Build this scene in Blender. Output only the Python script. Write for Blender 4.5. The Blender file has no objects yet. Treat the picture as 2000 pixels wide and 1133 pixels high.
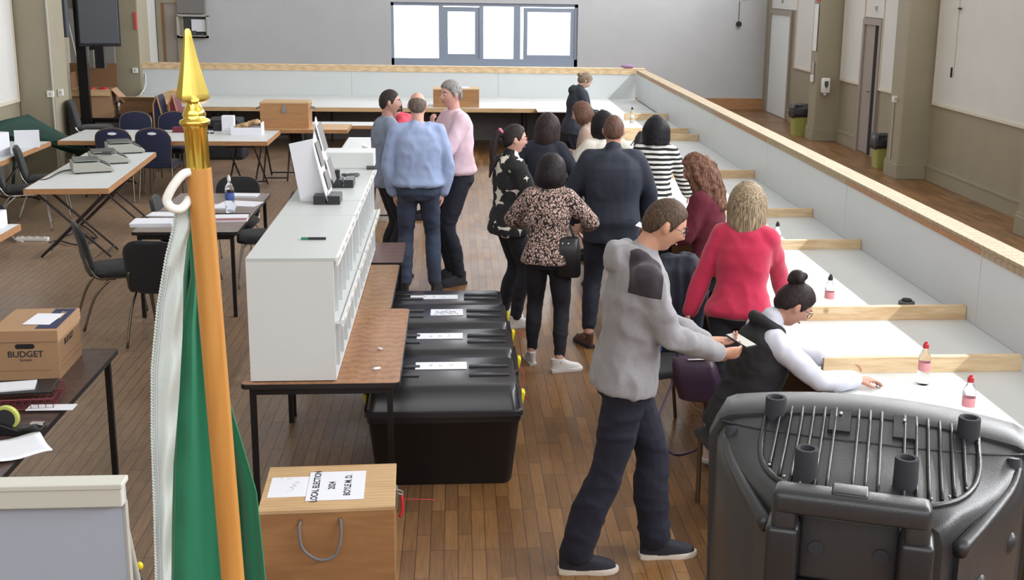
import bpy, bmesh, math, random
import numpy as np
from mathutils import Vector, Matrix, noise, Euler
R_ = math.radians
pi = math.pi
sc = bpy.context.scene
COL = sc.collection

# ---------------------------------------------------------------- camera
FPX, PPX, PPY, CAMH = 2326.0, 1086.0, 508.0, 2.8
RW = Matrix(((0.99654378, 0.00429462, -0.0829581), (-0.08172918, 0.22934208, -0.96990853), (0.01486039, 0.97333641, 0.22890042)))
cam_d = bpy.data.cameras.new('camera')
cam = bpy.data.objects.new('camera', cam_d)
COL.objects.link(cam)
cam_d.sensor_fit = 'HORIZONTAL'
cam_d.sensor_width = 36.0
cam_d.lens = FPX / 2000.0 * 36.0
cam_d.shift_x = -(PPX - 1000.0) / 2000.0
cam_d.shift_y = (PPY - 566.5) / 2000.0
cam_d.clip_start = 0.05
cam.matrix_world = Matrix.Translation((0, 0, CAMH)) @ RW.to_4x4()
sc.camera = cam


def W(px, py, z=0.0):
    """survey: where the sight line through a photo point meets height z"""
    d = RW @ Vector((px - PPX, -(py - PPY), -FPX))
    t = (z - CAMH) / d.z
    return Vector((d.x * t, d.y * t, z))


def D(px, py, y):
    d = RW @ Vector((px - PPX, -(py - PPY), -FPX))
    t = y / d.y
    return Vector((d.x * t, y, CAMH + d.z * t))


# ---------------------------------------------------------------- world, lights, exposure
wd = bpy.data.worlds.new('world')
sc.world = wd
wd.use_nodes = True
wd.node_tree.nodes['Background'].inputs[0].default_value = (0.80, 0.90, 1.0, 1)
wd.node_tree.nodes['Background'].inputs[1].default_value = 6.0
sc.view_settings.view_transform = 'Standard'
sc.view_settings.look = 'None'
sc.view_settings.gamma = 1.0
sc.view_settings.use_curve_mapping = False
sc.view_settings.exposure = -0.32


def area(name, loc, sx, sy, power, rot=(0, 0, 0), color=(1, 1, 1)):
    l = bpy.data.lights.new(name, 'AREA')
    l.shape = 'RECTANGLE'
    l.size, l.size_y, l.energy, l.color = sx, sy, power, color
    o = bpy.data.objects.new(name, l)
    COL.objects.link(o)
    o.location = loc
    o.rotation_euler = rot
    return o


# unseen soft overhead light added for the hall and one long strip over the right-hand aisle
area('overhead_fill', (0.3, 13.0, 6.3), 9.0, 24.0, 260, color=(0.88, 0.94, 1.0))
area('clerestory_strip', (6.90, 12.5, 5.15), 0.14, 28.0, 3300, rot=(0, R_(90), 0), color=(0.95, 0.97, 1.0))
area('near_fill', (-0.6, -0.9, 4.3), 2.6, 1.2, 14, rot=(R_(38), 0, 0), color=(0.97, 0.985, 1.0))  # unseen lamp added near the camera to brighten the flag
area('high_gable_window', (0.3, 26.7, 4.6), 6.0, 2.2, 220, rot=(R_(-82), 0, 0), color=(0.92, 0.96, 1.0))


area('rear_fill', (0.0, -2.7, 4.9), 11.0, 2.6, 330, rot=(R_(82), 0, 0), color=(0.95, 0.97, 1.0))  # unseen soft light added behind the camera for surfaces facing it


# ---------------------------------------------------------------- materials
def lin(c):
    r = []
    for v in c[:3]:
        v = v / 255.0
        r.append(v / 12.92 if v <= 0.04045 else ((v + 0.055) / 1.055) ** 2.4)
    return (r[0], r[1], r[2], 1.0)


class NT:
    def __init__(s, m):
        s.t = m.node_tree
        s.b = s.t.nodes['Principled BSDF']

    def n(s, typ, **kw):
        nd = s.t.nodes.new(typ)
        for k, v in kw.items():
            if k.startswith('i_'):
                key = k[2:].replace('_', ' ')
                nd.inputs[key].default_value = v
            else:
                setattr(nd, k, v)
        return nd

    def l(s, a, b):
        s.t.links.new(a, b)


def mat(name, col, rough=0.6, metal=0.0, bump=0.0, bscale=60.0, var=0.0, vscale=6.0, stretch=(1, 1, 1), spec=0.5, sheen=0.0, dist=0.004, emit=None):
    m = bpy.data.materials.new(name)
    m.use_nodes = True
    k = NT(m)
    k.b.inputs['Base Color'].default_value = lin(col)
    k.b.inputs['Roughness'].default_value = rough
    k.b.inputs['Metallic'].default_value = metal
    k.b.inputs['Specular IOR Level'].default_value = spec
    if sheen:
        k.b.inputs['Sheen Weight'].default_value = sheen
    if emit:
        k.b.inputs['Emission Color'].default_value = lin(emit[0])
        k.b.inputs['Emission Strength'].default_value = emit[1]
    tc = k.n('ShaderNodeTexCoord')
    mp = k.n('ShaderNodeMapping')
    mp.inputs['Scale'].default_value = stretch
    k.l(tc.outputs['Object'], mp.inputs['Vector'])
    k.mp = mp
    if var > 0:
        nz = k.n('ShaderNodeTexNoise', i_Scale=vscale, i_Detail=4.0)
        k.l(mp.outputs[0], nz.inputs['Vector'])
        mr = k.n('ShaderNodeMapRange')
        mr.inputs[1].default_value = 0.25
        mr.inputs[2].default_value = 0.75
        mr.inputs[3].default_value = 1 - var
        mr.inputs[4].default_value = 1 + var
        k.l(nz.outputs['Fac'], mr.inputs[0])
        mx = k.n('ShaderNodeVectorMath', operation='SCALE')
        mx.inputs[0].default_value = lin(col)[:3]
        k.l(mr.outputs[0], mx.inputs['Scale'])
        k.l(mx.outputs[0], k.b.inputs['Base Color'])
    if bump > 0:
        nz = k.n('ShaderNodeTexNoise', i_Scale=bscale, i_Detail=3.0)
        k.l(mp.outputs[0], nz.inputs['Vector'])
        bp = k.n('ShaderNodeBump', i_Strength=bump, i_Distance=dist)
        k.l(nz.outputs['Fac'], bp.inputs['Height'])
        k.l(bp.outputs[0], k.b.inputs['Normal'])
    return m


def wood(name, c1, c2, scale=3.0, stretch=(1, 8, 8), rough=0.5, knots=False):
    m = bpy.data.materials.new(name)
    m.use_nodes = True
    k = NT(m)
    tc = k.n('ShaderNodeTexCoord')
    mp = k.n('ShaderNodeMapping')
    mp.inputs['Scale'].default_value = stretch
    k.l(tc.outputs['Object'], mp.inputs['Vector'])
    nz = k.n('ShaderNodeTexNoise', i_Scale=scale, i_Detail=6.0, i_Distortion=1.2)
    k.l(mp.outputs[0], nz.inputs['Vector'])
    wv = k.n('ShaderNodeTexWave', i_Scale=scale * 1.3, i_Distortion=6.0, i_Detail=3.0)
    wv.bands_direction = 'Y'
    k.l(mp.outputs[0], wv.inputs['Vector'])
    ad = k.n('ShaderNodeMath', operation='MULTIPLY_ADD')
    ad.inputs[1].default_value = 0.35
    k.l(wv.outputs['Fac'], ad.inputs[0])
    k.l(nz.outputs['Fac'], ad.inputs[2])
    cr = k.n('ShaderNodeValToRGB')
    cr.color_ramp.elements[0].position = 0.35
    cr.color_ramp.elements[1].position = 0.95
    cr.color_ramp.elements[0].color = lin(c1)
    cr.color_ramp.elements[1].color = lin(c2)
    k.l(ad.outputs[0], cr.inputs[0])
    k.l(cr.outputs[0], k.b.inputs['Base Color'])
    k.b.inputs['Roughness'].default_value = rough
    if knots:
        vo = k.n('ShaderNodeTexVoronoi', i_Scale=2.2)
        k.l(tc.outputs['Object'], vo.inputs['Vector'])
        mr = k.n('ShaderNodeMapRange')
        mr.inputs[1].default_value = 0.03
        mr.inputs[2].default_value = 0.07
        k.l(vo.outputs['Distance'], mr.inputs[0])
        mx = k.n('ShaderNodeMix', data_type='RGBA')
        mx.inputs[6].default_value = lin((120, 84, 50))
        k.l(mr.outputs[0], mx.inputs[0])
        k.l(cr.outputs[0], mx.inputs[7])
        k.l(mx.outputs[2], k.b.inputs['Base Color'])
    return m


def floor_mat():
    m = bpy.data.materials.new('worn_strip_floor')
    m.use_nodes = True
    k = NT(m)
    tc = k.n('ShaderNodeTexCoord')
    mp = k.n('ShaderNodeMapping')
    mp.inputs['Rotation'].default_value = (0, 0, R_(90))
    k.l(tc.outputs['Object'], mp.inputs['Vector'])
    br = k.n('ShaderNodeTexBrick', i_Scale=1.0)
    br.inputs['Brick Width'].default_value = 0.46
    br.inputs['Row Height'].default_value = 0.070
    br.inputs['Mortar Size'].default_value = 0.0022
    br.inputs['Mortar Smooth'].default_value = 0.3
    br.inputs['Bias'].default_value = 0.0
    br.offset = 0.37
    br.offset_frequency = 3
    br.inputs['Color1'].default_value = lin((135, 97, 58))
    br.inputs['Color2'].default_value = lin((105, 73, 42))
    br.inputs['Mortar'].default_value = lin((70, 46, 32))
    k.l(mp.outputs[0], br.inputs['Vector'])
    # grain along the boards
    mg = k.n('ShaderNodeMapping')
    mg.inputs['Scale'].default_value = (14, 1.2, 1)
    k.l(tc.outputs['Object'], mg.inputs['Vector'])
    ng = k.n('ShaderNodeTexNoise', i_Scale=5.0, i_Detail=6.0)
    k.l(mg.outputs[0], ng.inputs['Vector'])
    # wear: large blotches
    nw = k.n('ShaderNodeTexNoise', i_Scale=0.9, i_Detail=6.0, i_Roughness=0.62)
    k.l(tc.outputs['Object'], nw.inputs['Vector'])
    m1 = k.n('ShaderNodeMapRange')
    m1.inputs[1].default_value = 0.3
    m1.inputs[2].default_value = 0.7
    m1.inputs[3].default_value = 0.82
    m1.inputs[4].default_value = 1.18
    k.l(ng.outputs['Fac'], m1.inputs[0])
    m2 = k.n('ShaderNodeMapRange')
    m2.inputs[1].default_value = 0.3
    m2.inputs[2].default_value = 0.7
    m2.inputs[3].default_value = 0.80
    m2.inputs[4].default_value = 1.15
    k.l(nw.outputs['Fac'], m2.inputs[0])
    mu = k.n('ShaderNodeMath', operation='MULTIPLY')
    k.l(m1.outputs[0], mu.inputs[0])
    k.l(m2.outputs[0], mu.inputs[1])
    # greyer, lighter boards towards the left half of the hall
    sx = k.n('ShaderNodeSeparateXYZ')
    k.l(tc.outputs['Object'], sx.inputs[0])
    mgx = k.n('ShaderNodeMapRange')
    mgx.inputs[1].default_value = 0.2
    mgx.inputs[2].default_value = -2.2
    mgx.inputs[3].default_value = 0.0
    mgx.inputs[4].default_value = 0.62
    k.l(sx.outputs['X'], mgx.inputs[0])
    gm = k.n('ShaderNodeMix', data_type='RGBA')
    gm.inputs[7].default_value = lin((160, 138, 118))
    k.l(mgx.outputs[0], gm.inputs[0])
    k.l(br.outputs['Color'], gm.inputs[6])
    # keep the joints dark
    gm2 = k.n('ShaderNodeMix', data_type='RGBA')
    gm2.inputs[7].default_value = lin((70, 50, 38))
    k.l(br.outputs['Fac'], gm2.inputs[0])
    k.l(gm.outputs[2], gm2.inputs[6])
    sm = k.n('ShaderNodeVectorMath', operation='SCALE')
    k.l(gm2.outputs[2], sm.inputs[0])
    k.l(mu.outputs[0], sm.inputs['Scale'])
    k.l(sm.outputs[0], k.b.inputs['Base Color'])
    mr = k.n('ShaderNodeMapRange')
    mr.inputs[1].default_value = 0.3
    mr.inputs[2].default_value = 0.7
    mr.inputs[3].default_value = 0.26
    mr.inputs[4].default_value = 0.46
    k.l(nw.outputs['Fac'], mr.inputs[0])
    k.l(mr.outputs[0], k.b.inputs['Roughness'])
    bp = k.n('ShaderNodeBump', i_Strength=0.35, i_Distance=0.002)
    bp.invert = True
    k.l(br.outputs['Fac'], bp.inputs['Height'])
    k.l(bp.outputs[0], k.b.inputs['Normal'])
    return m


M = {}
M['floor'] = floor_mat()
M['cream'] = mat('cream_paint', (206, 205, 202), 0.85, bump=0.25, bscale=90, var=0.03, vscale=2)
M['farwall'] = mat('grey_white_render', (184, 186, 190), 0.9, bump=0.4, bscale=40, var=0.05, vscale=1.2)
M['beige'] = mat('olive_beige_paint', (146, 138, 118), 0.6, bump=0.2, bscale=50, var=0.04, vscale=3)
M['bead'] = mat('cream_bead', (206, 196, 180), 0.6)
M['ceil'] = mat('ceiling_white', (200, 198, 192), 0.9)
M['laminate'] = mat('white_laminate', (208, 211, 211), 0.42, var=0.012, vscale=3)
M['shelftop'] = mat('pale_grey_shelf_top', (186, 190, 189), 0.4)
M['panelwhite'] = mat('white_panel_board', (206, 211, 213), 0.45, var=0.02, vscale=2)
M['pine'] = wood('pine', (196, 160, 116), (226, 198, 156), 3.0, (3, 3, 12), 0.55, True)
M['pinex'] = wood('pine_lengthwise', (200, 166, 124), (228, 204, 166), 3.0, (1.0, 8, 8), 0.55, True)
M['piney'] = wood('pine_depthwise', (150, 128, 96), (174, 156, 126), 3.0, (8, 1.0, 8), 0.55, True)
M['pineedge'] = wood('brown_pine_edge', (150, 106, 68), (182, 136, 94), 4.0, (1, 6, 10), 0.55)
M['ply'] = wood('shaded_ply', (150, 108, 70), (170, 126, 84), 2.0, (1, 2, 6), 0.5)  # box body ply, darker than the lid with front-face shade put into it
M['plytop'] = wood('pale_ply', (180, 144, 102), (200, 168, 126), 2.0, (1, 4, 6), 0.55)
M['blackmetal'] = mat('black_metal', (24, 23, 25), 0.4, 0.3)
M['brownmetal'] = mat('dark_brown_metal', (40, 30, 30), 0.45, 0.3)
M['chrome'] = mat('chrome', (205, 205, 205), 0.22, 1.0)
M['bronze'] = mat('bronze_tube', (120, 110, 98), 0.35, 0.9)
M['blackfab'] = mat('black_fabric', (34, 34, 37), 0.95, bump=0.5, bscale=300, sheen=0.1)
M['bluefab'] = mat('navy_blue_fabric', (30, 34, 62), 0.95, bump=0.5, bscale=300, sheen=0.1)
M['blackplastic'] = mat('black_plastic', (26, 25, 27), 0.38, bump=0.15, bscale=200)
M['trunkbody'] = mat('black_trunk_plastic', (17, 15, 17), 0.42, bump=0.2, bscale=160)
M['trunklid'] = mat('glossy_black_lid', (38, 38, 42), 0.28)
M['yellow'] = mat('yellow_plastic', (226, 208, 26), 0.4)
M['paper'] = mat('white_paper', (222, 224, 232), 0.8)
M['ink'] = mat('ink_black', (40, 40, 46), 0.8)
M['greyink'] = mat('ink_grey', (150, 152, 165), 0.8)
M['card'] = mat('brown_card', (162, 128, 96), 0.85, bump=0.2, bscale=60, var=0.05, vscale=4)
M['carddark'] = mat('dark_card', (128, 94, 66), 0.85, var=0.05)
M['formica'] = wood('oak_formica', (134, 90, 58), (166, 120, 82), 2.2, (6, 1.2, 6), 0.35)
M['formica2'] = wood('worn_teak_top', (132, 96, 64), (156, 120, 84), 2.0, (6, 1, 6), 0.4)
M['mahog'] = wood('mahogany_top', (84, 58, 50), (108, 76, 66), 2.0, (5, 1, 5), 0.35)
M['darktop'] = wood('dark_brown_top', (66, 50, 46), (84, 66, 60), 2.0, (5, 1, 5), 0.3)
M['greytop'] = wood('grey_brown_top', (120, 108, 100), (140, 126, 118), 2.0, (5, 1, 5), 0.28)
M['scale'] = mat('scale_grey_plastic', (160, 160, 152), 0.45)
M['scaledark'] = mat('scale_dark_plastic', (70, 74, 74), 0.45)
M['steelpan'] = mat('brushed_steel', (150, 155, 155), 0.35, 0.7)
M['rope'] = mat('grey_rope', (120, 122, 128), 0.9, bump=0.6, bscale=200)
M['red'] = mat('red_plastic', (190, 40, 48), 0.4)
M['wire'] = mat('dark_red_wire', (110, 34, 48), 0.45)
M['white'] = mat('white_plastic', (220, 220, 216), 0.4)
M['gold'] = mat('polished_brass', (232, 200, 96), 0.16, 1.0)
M['goldsatin'] = mat('gilded_metal', (204, 182, 92), 0.36, 0.85, var=0.05, vscale=20)
M['poleorange'] = wood('varnished_pole', (166, 112, 50), (184, 132, 66), 3.0, (8, 8, 0.8), 0.42)
M['green'] = mat('green_flag_cloth', (20, 118, 84), 0.7, bump=0.15, bscale=500, sheen=0.2)
M['flagwhite'] = mat('white_flag_cloth', (192, 202, 200), 0.7, bump=0.15, bscale=500, sheen=0.2)
M['curtain'] = mat('dark_plum_curtain', (58, 46, 52), 0.9, bump=0.5, bscale=30)
M['tvgrey'] = mat('dark_grey_screen', (72, 75, 82), 0.35)
M['mirror'] = mat('grey_backboard', (120, 116, 114), 0.5)
M['tarp'] = mat('dark_green_canvas', (22, 56, 46), 0.8, bump=0.4, bscale=60, var=0.15)
M['speaker'] = mat('speaker_charcoal', (42, 43, 46), 0.36, bump=0.35, bscale=420, dist=0.001)
M['speakerdk'] = mat('speaker_black', (32, 32, 35), 0.34, bump=0.2, bscale=420, dist=0.001)
M['alu'] = mat('window_aluminium', (138, 150, 168), 0.5, 0.0)
M['whitedoor'] = mat('white_door', (214, 218, 218), 0.5)
M['doorgrey'] = mat('grey_beige_door', (148, 138, 130), 0.6)
M['dark'] = mat('dark_gap', (26, 22, 28), 0.9)
M['signblue'] = mat('sign_blue', (28, 36, 74), 0.6)
M['signred'] = mat('sign_red', (196, 70, 66), 0.6)
M['bin'] = mat('yellow_green_bin', (158, 158, 84), 0.5)
M['bag'] = mat('black_binliner', (36, 34, 40), 0.35, bump=0.7, bscale=40, dist=0.01)
M['outgreen'] = mat('hedge_green', (120, 150, 110), 0.9, var=0.3)
M['outgrey'] = mat('outdoor_grey', (214, 218, 222), 0.8)
M['skirt'] = mat('brown_skirt_board', (122, 88, 64), 0.6)
M['pvc'] = mat('grey_white_conduit', (170, 168, 160), 0.5)


def glass(name, col=(255, 255, 255), rough=0.02, ior=1.45, alpha=None):
    m = bpy.data.materials.new(name)
    m.use_nodes = True
    b = m.node_tree.nodes['Principled BSDF']
    b.inputs['Base Color'].default_value = lin(col)
    b.inputs['Roughness'].default_value = rough
    b.inputs['Transmission Weight'].default_value = 1.0
    b.inputs['IOR'].default_value = ior
    return m


M['bottle'] = glass('clear_bottle_plastic', (245, 248, 252), 0.04, 1.25)
def clear_pane(name):
    m = bpy.data.materials.new(name)
    m.use_nodes = True
    k = NT(m)
    tr = k.n('ShaderNodeBsdfTransparent')
    gl = k.n('ShaderNodeBsdfGlossy', i_Roughness=0.02)
    fr = k.n('ShaderNodeFresnel', i_IOR=1.45)
    mx = k.n('ShaderNodeMixShader')
    k.l(fr.outputs[0], mx.inputs[0]); k.l(tr.outputs[0], mx.inputs[1]); k.l(gl.outputs[0], mx.inputs[2])
    k.l(mx.outputs[0], k.t.nodes['Material Output'].inputs['Surface'])
    return m


M['pane'] = clear_pane('window_glass')
M['bluelabel'] = mat('blue_label', (70, 96, 160), 0.6)
M['pinklabel'] = mat('pink_label', (222, 150, 156), 0.6)


# ---------------------------------------------------------------- mesh helpers
def BM():
    return bmesh.new()


def box(bm, x0, x1, y0, y1, z0, z1, bev=0.0, seg=2, mx=None, mi=0):
    r = bmesh.ops.create_cube(bm, size=1.0)
    vs = r['verts']
    for v in vs:
        v.co = Vector((x0 + (v.co.x + .5) * (x1 - x0), y0 + (v.co.y + .5) * (y1 - y0), z0 + (v.co.z + .5) * (z1 - z0)))
    fs = list({f for v in vs for f in v.link_faces})
    if bev > 0:
        es = list({e for v in vs for e in v.link_edges})
        rr = bmesh.ops.bevel(bm, geom=es, offset=bev, segments=seg, profile=0.5, affect='EDGES')
        fs = rr['faces'] + [f for f in fs if f.is_valid]
        vs = list({v for f in fs if f.is_valid for v in f.verts})
    for f in fs:
        if f.is_valid:
            f.material_index = mi
    if mx is not None:
        for v in vs:
            v.co = mx @ v.co
    return vs


def frame_of(d, hint=None):
    d = d.normalized()
    h = hint if hint is not None else (Vector((0, 0, 1)) if abs(d.z) < 0.95 else Vector((1, 0, 0)))
    a = d.cross(h)
    if a.length < 1e-6:
        a = d.cross(Vector((0, 1, 0)))
    a.normalize()
    b = a.cross(d).normalized()
    return a, b


def loft(bm, rings, cap=True, mi=0, closed=False):
    """rings: list of lists of points, same count"""
    vr = [[bm.verts.new(p) for p in r] for r in rings]
    n = len(vr[0])
    m = len(vr)
    for i in range(m if closed else m - 1):
        A, B_ = vr[i], vr[(i + 1) % m]
        for j in range(n):
            f = bm.faces.new((A[j], A[(j + 1) % n], B_[(j + 1) % n], B_[j]))
            f.material_index = mi
    if cap and not closed:
        f = bm.faces.new(vr[0][::-1]); f.material_index = mi
        f = bm.faces.new(vr[-1]); f.material_index = mi
    return vr


def tube(bm, pts, r, n=8, closed=False, mi=0, cap=True, flat=None):
    pts = [Vector(p) for p in pts]
    m = len(pts)
    rs = r if isinstance(r, (list, tuple)) else [r] * m
    rings = []
    a = None
    for i, p in enumerate(pts):
        if closed:
            d = pts[(i + 1) % m] - pts[i - 1]
        else:
            d = pts[min(i + 1, m - 1)] - pts[max(i - 1, 0)]
        if d.length < 1e-9:
            d = Vector((0, 0, 1))
        d.normalize()
        if a is None:
            a, b = frame_of(d)
        else:
            a = (a - d * a.dot(d))
            if a.length < 1e-6:
                a, b = frame_of(d)
            a.normalize()
        b = d.cross(a)
        fb = 1.0 if flat is None else flat
        rings.append([p + a * math.cos(2 * pi * k / n) * rs[i] + b * math.sin(2 * pi * k / n) * rs[i] * fb for k in range(n)])
    loft(bm, rings, cap, mi, closed)


def smoothpath(pts, k=6):
    """Catmull-Rom through the points"""
    P = [Vector(p) for p in pts]
    P = [P[0] * 2 - P[1]] + P + [P[-1] * 2 - P[-2]]
    out = []
    for i in range(1, len(P) - 2):
        for j in range(k):
            t = j / k
            a, b, c, d = P[i - 1], P[i], P[i + 1], P[i + 2]
            out.append(0.5 * ((2 * b) + (c - a) * t + (2 * a - 5 * b + 4 * c - d) * t * t + (3 * b - a - 3 * c + d) * t ** 3))
    out.append(P[-2])
    return out


def cyl(bm, p0, p1, r0, r1=None, n=16, mi=0):
    tube(bm, [p0, p1], [r0, r0 if r1 is None else r1], n, mi=mi)


def lathe(bm, prof, c=(0, 0, 0), n=24, mi=0, M_=None):
    c = Vector(c)
    rings = [[c + Vector((r * math.cos(2 * pi * k / n), r * math.sin(2 * pi * k / n), z)) for k in range(n)] for r, z in prof]
    if M_ is not None:
        rings = [[M_ @ p for p in r] for r in rings]
    loft(bm, rings, True, mi)


def ell(bm, c, r, rot=None, u=16, v=10, mi=0):
    mx = Matrix.Translation(c) @ (rot.to_4x4() if rot is not None else Matrix.Identity(4)) @ Matrix.Diagonal((r[0], r[1], r[2], 1))
    rr = bmesh.ops.create_uvsphere(bm, u_segments=u, v_segments=v, radius=1.0, matrix=mx)
    for f in {f for w in rr['verts'] for f in w.link_faces}:
        f.material_index = mi


def prism(bm, poly, h0, h1, axis='z', mi=0, mx=None):
    def q(p, h):
        v = Vector((p[0], p[1], h)) if axis == 'z' else (Vector((p[0], h, p[1])) if axis == 'y' else Vector((h, p[0], p[1])))
        return mx @ v if mx is not None else v
    loft(bm, [[q(p, h0) for p in poly], [q(p, h1) for p in poly]], True, mi)


def roundrect(x0, x1, y0, y1, r, k=5):
    out = []
    for cx, cy, a in ((x1 - r, y1 - r, 0), (x0 + r, y1 - r, 90), (x0 + r, y0 + r, 180), (x1 - r, y0 + r, 270)):
        for i in range(k + 1):
            t = R_(a + 90 * i / k)
            out.append((cx + r * math.cos(t), cy + r * math.sin(t)))
    return out


def obj(name, bm, m, parent=None, smooth=False, loc=None, rz=None, bevel=0.0):
    bmesh.ops.recalc_face_normals(bm, faces=bm.faces)
    me = bpy.data.meshes.new(name)
    bm.to_mesh(me)
    bm.free()
    for mm in (m if isinstance(m, (list, tuple)) else [m]):
        me.materials.append(M[mm] if isinstance(mm, str) else mm)
    o = bpy.data.objects.new(name, me)
    COL.objects.link(o)
    if parent is not None:
        o.parent = parent
    if smooth is True:
        me.shade_smooth()
    elif smooth:
        me.shade_smooth()
        me.set_sharp_from_angle(angle=R_(smooth))
    if loc is not None:
        o.location = loc
    if rz is not None:
        o.rotation_euler = (0, 0, rz)
    if bevel:
        b = o.modifiers.new('bevel', 'BEVEL')
        b.width = bevel
        b.segments = 2
        b.limit_method = 'ANGLE'
    return o


def tag(o, label, cat, group=None, kind=None):
    o['label'] = label
    o['category'] = cat
    if group:
        o['group'] = group
    if kind:
        o['kind'] = kind
    return o


def thing(name, label, cat, loc=(0, 0, 0), rz=0.0, group=None):
    o = bpy.data.objects.new(name, None)
    o.empty_display_size = 0.1
    COL.objects.link(o)
    o.location = loc
    o.rotation_euler = (0, 0, rz)
    return tag(o, label, cat, group)


def struct(name, bm, m, smooth=False):
    o = obj(name, bm, m, smooth=smooth)
    o['kind'] = 'structure'
    return o


def dup(root, loc, rz=0.0, label=None, group=None):
    r = root.copy()
    COL.objects.link(r)
    r.location = loc
    r.rotation_euler = (0, 0, rz)
    if label:
        r['label'] = label
    if group:
        r['group'] = group

    def rec(a, b):
        for ch in [c for c in bpy.data.objects if c.parent is a]:
            c = ch.copy()
            COL.objects.link(c)
            c.parent = b
            rec(ch, c)
    rec(root, r)
    return r


def plane_uv(verts_fn, nu, nv, bm, mi=0):
    g = [[bm.verts.new(verts_fn(i / nu, j / nv)) for i in range(nu + 1)] for j in range(nv + 1)]
    for j in range(nv):
        for i in range(nu):
            f = bm.faces.new((g[j][i], g[j][i + 1], g[j + 1][i + 1], g[j + 1][i]))
            f.material_index = mi


def text(name, body, m, parent, size, mx, extrude=0.0006, align='CENTER', bold=0.0):
    cu = bpy.data.curves.new('text_tmp', 'FONT')
    cu.body = body
    cu.size = size
    cu.align_x = align
    cu.align_y = 'CENTER'
    cu.extrude = extrude
    cu.offset = bold
    t = bpy.data.objects.new('text_tmp', cu)
    COL.objects.link(t)
    dg = bpy.context.evaluated_depsgraph_get()
    me = bpy.data.meshes.new_from_object(t.evaluated_get(dg))
    bpy.data.objects.remove(t)
    bpy.data.curves.remove(cu)
    me.transform(mx)
    me.materials.clear()
    me.materials.append(M[m])
    me.name = name
    o = bpy.data.objects.new(name, me)
    COL.objects.link(o)
    o.parent = parent
    return o
# ================================================================ THE ROOM
XR, XL, YF = 6.95, -5.85, 26.8
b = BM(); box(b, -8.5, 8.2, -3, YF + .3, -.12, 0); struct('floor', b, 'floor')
b = BM(); box(b, -8.5, 8.2, -3, YF + .3, 6.9, 7.0); struct('ceiling', b, 'ceil')
b = BM(); box(b, -8.5, 8.2, -3.2, -3.0, 0, 7); struct('wall_back', b, 'cream')
# far wall with the window opening and the door recess
wx0, wx1, wz0, wz1 = -1.42, 2.70, 0.90, 2.28
b = BM()
box(b, -8.5, wx0, YF, YF + .3, 0, 6.9)
box(b, wx1, 8.2, YF, YF + .3, 0, 6.9)
box(b, wx0, wx1, YF, YF + .3, 0, wz0)
box(b, wx0, wx1, YF, YF + .3, wz1, 6.9)
struct('wall_far', b, 'farwall')
b = BM(); box(b, 1.0, XR - .0, YF - .03, YF, 0, .24); struct('baseboard_far', b, 'pineedge')

# window: frame, mullions, sash frames, panes
wn = bpy.data.objects.new('window_1', None); COL.objects.link(wn); wn['kind'] = 'structure'; wn.location = (0, YF + .1, 0)
b = BM()
Y0, Y1 = -.06, .06
def wpx(px): return D(px, 70, YF + .1).x
xs = [wpx(762), wpx(857), wpx(872), wpx(944), wpx(1003), wpx(1018), wpx(1030), wpx(1127)]
box(b, wx0, wx1, Y0, Y1, wz0, wz0 + .17)
box(b, wx0, wx1, Y0, Y1, wz1 - .07, wz1)
box(b, wx0, wx0 + .06, Y0, Y1, wz0, wz1)
box(b, wx1 - .07, wx1, Y0, Y1, wz0, wz1)
box(b, xs[1], wpx(866), Y0, Y1, wz0 + .17, wz1 - .07)
box(b, wpx(936), wpx(944), Y0, Y1, wz0 + .17, wz1 - .07)
box(b, wpx(1003), wpx(1016), Y0, Y1, wz0 + .17, wz1 - .07)
obj('window_frame', b, 'alu', wn)
def sash(x0, x1, z0, z1, t):
    b = BM()
    box(b, x0, x1, -.045, .02, z0, z0 + t); box(b, x0, x1, -.045, .02, z1 - t, z1)
    box(b, x0, x0 + t, -.045, .02, z0 + t, z1 - t); box(b, x1 - t, x1, -.045, .02, z0 + t, z1 - t)
    s = obj('window_sash', b, 'alu', wn)
    b = BM(); box(b, x0 + t, x1 - t, -.004, .004, z0 + t, z1 - t); obj('pane', b, 'pane', s)
sash(wpx(866), wpx(936), wz0 + .17, wz1 - .09, .10)
sash(wpx(1022), wx1 - .07, wz0 + .17, wz1 - .09, .09)
b = BM(); box(b, wx0 + .06, xs[1], -.004, .004, wz0 + .17, wz1 - .07); obj('pane', b, 'pane', wn)
b = BM(); box(b, wpx(944), wpx(1003), -.004, .004, wz0 + .17, wz1 - .07); obj('pane', b, 'pane', wn)
b = BM(); box(b, wx0 - .02, wx1 + .02, -.16, -.10, wz0 - .03, wz0 + .012); obj('window_sill', b, 'panelwhite', wn)
# outside, seen bright through the right-hand pane
b = BM(); box(b, -14, 16, 27.2, 60, -.3, -.02); struct('ground_outside', b, 'outgrey')
van = thing('parked_vehicle', 'pale grey parked vehicle seen outside through the right pane of the far window', 'vehicle', (3.55, 36.0, 0))
b = BM(); prism(b, [(-1.3, .35), (-1.35, 1.1), (-.9, 1.75), (.75, 1.8), (1.15, 1.1), (1.25, .35)], -.8, .8, 'y'); obj('body', b, 'outgrey', van, bevel=.06)
for sx in (-.8, .75):
    b = BM(); cyl(b, (sx, -.82, .33), (sx, -.6, .33), .33, n=20); obj('wheel', b, 'blackplastic', van)

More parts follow.
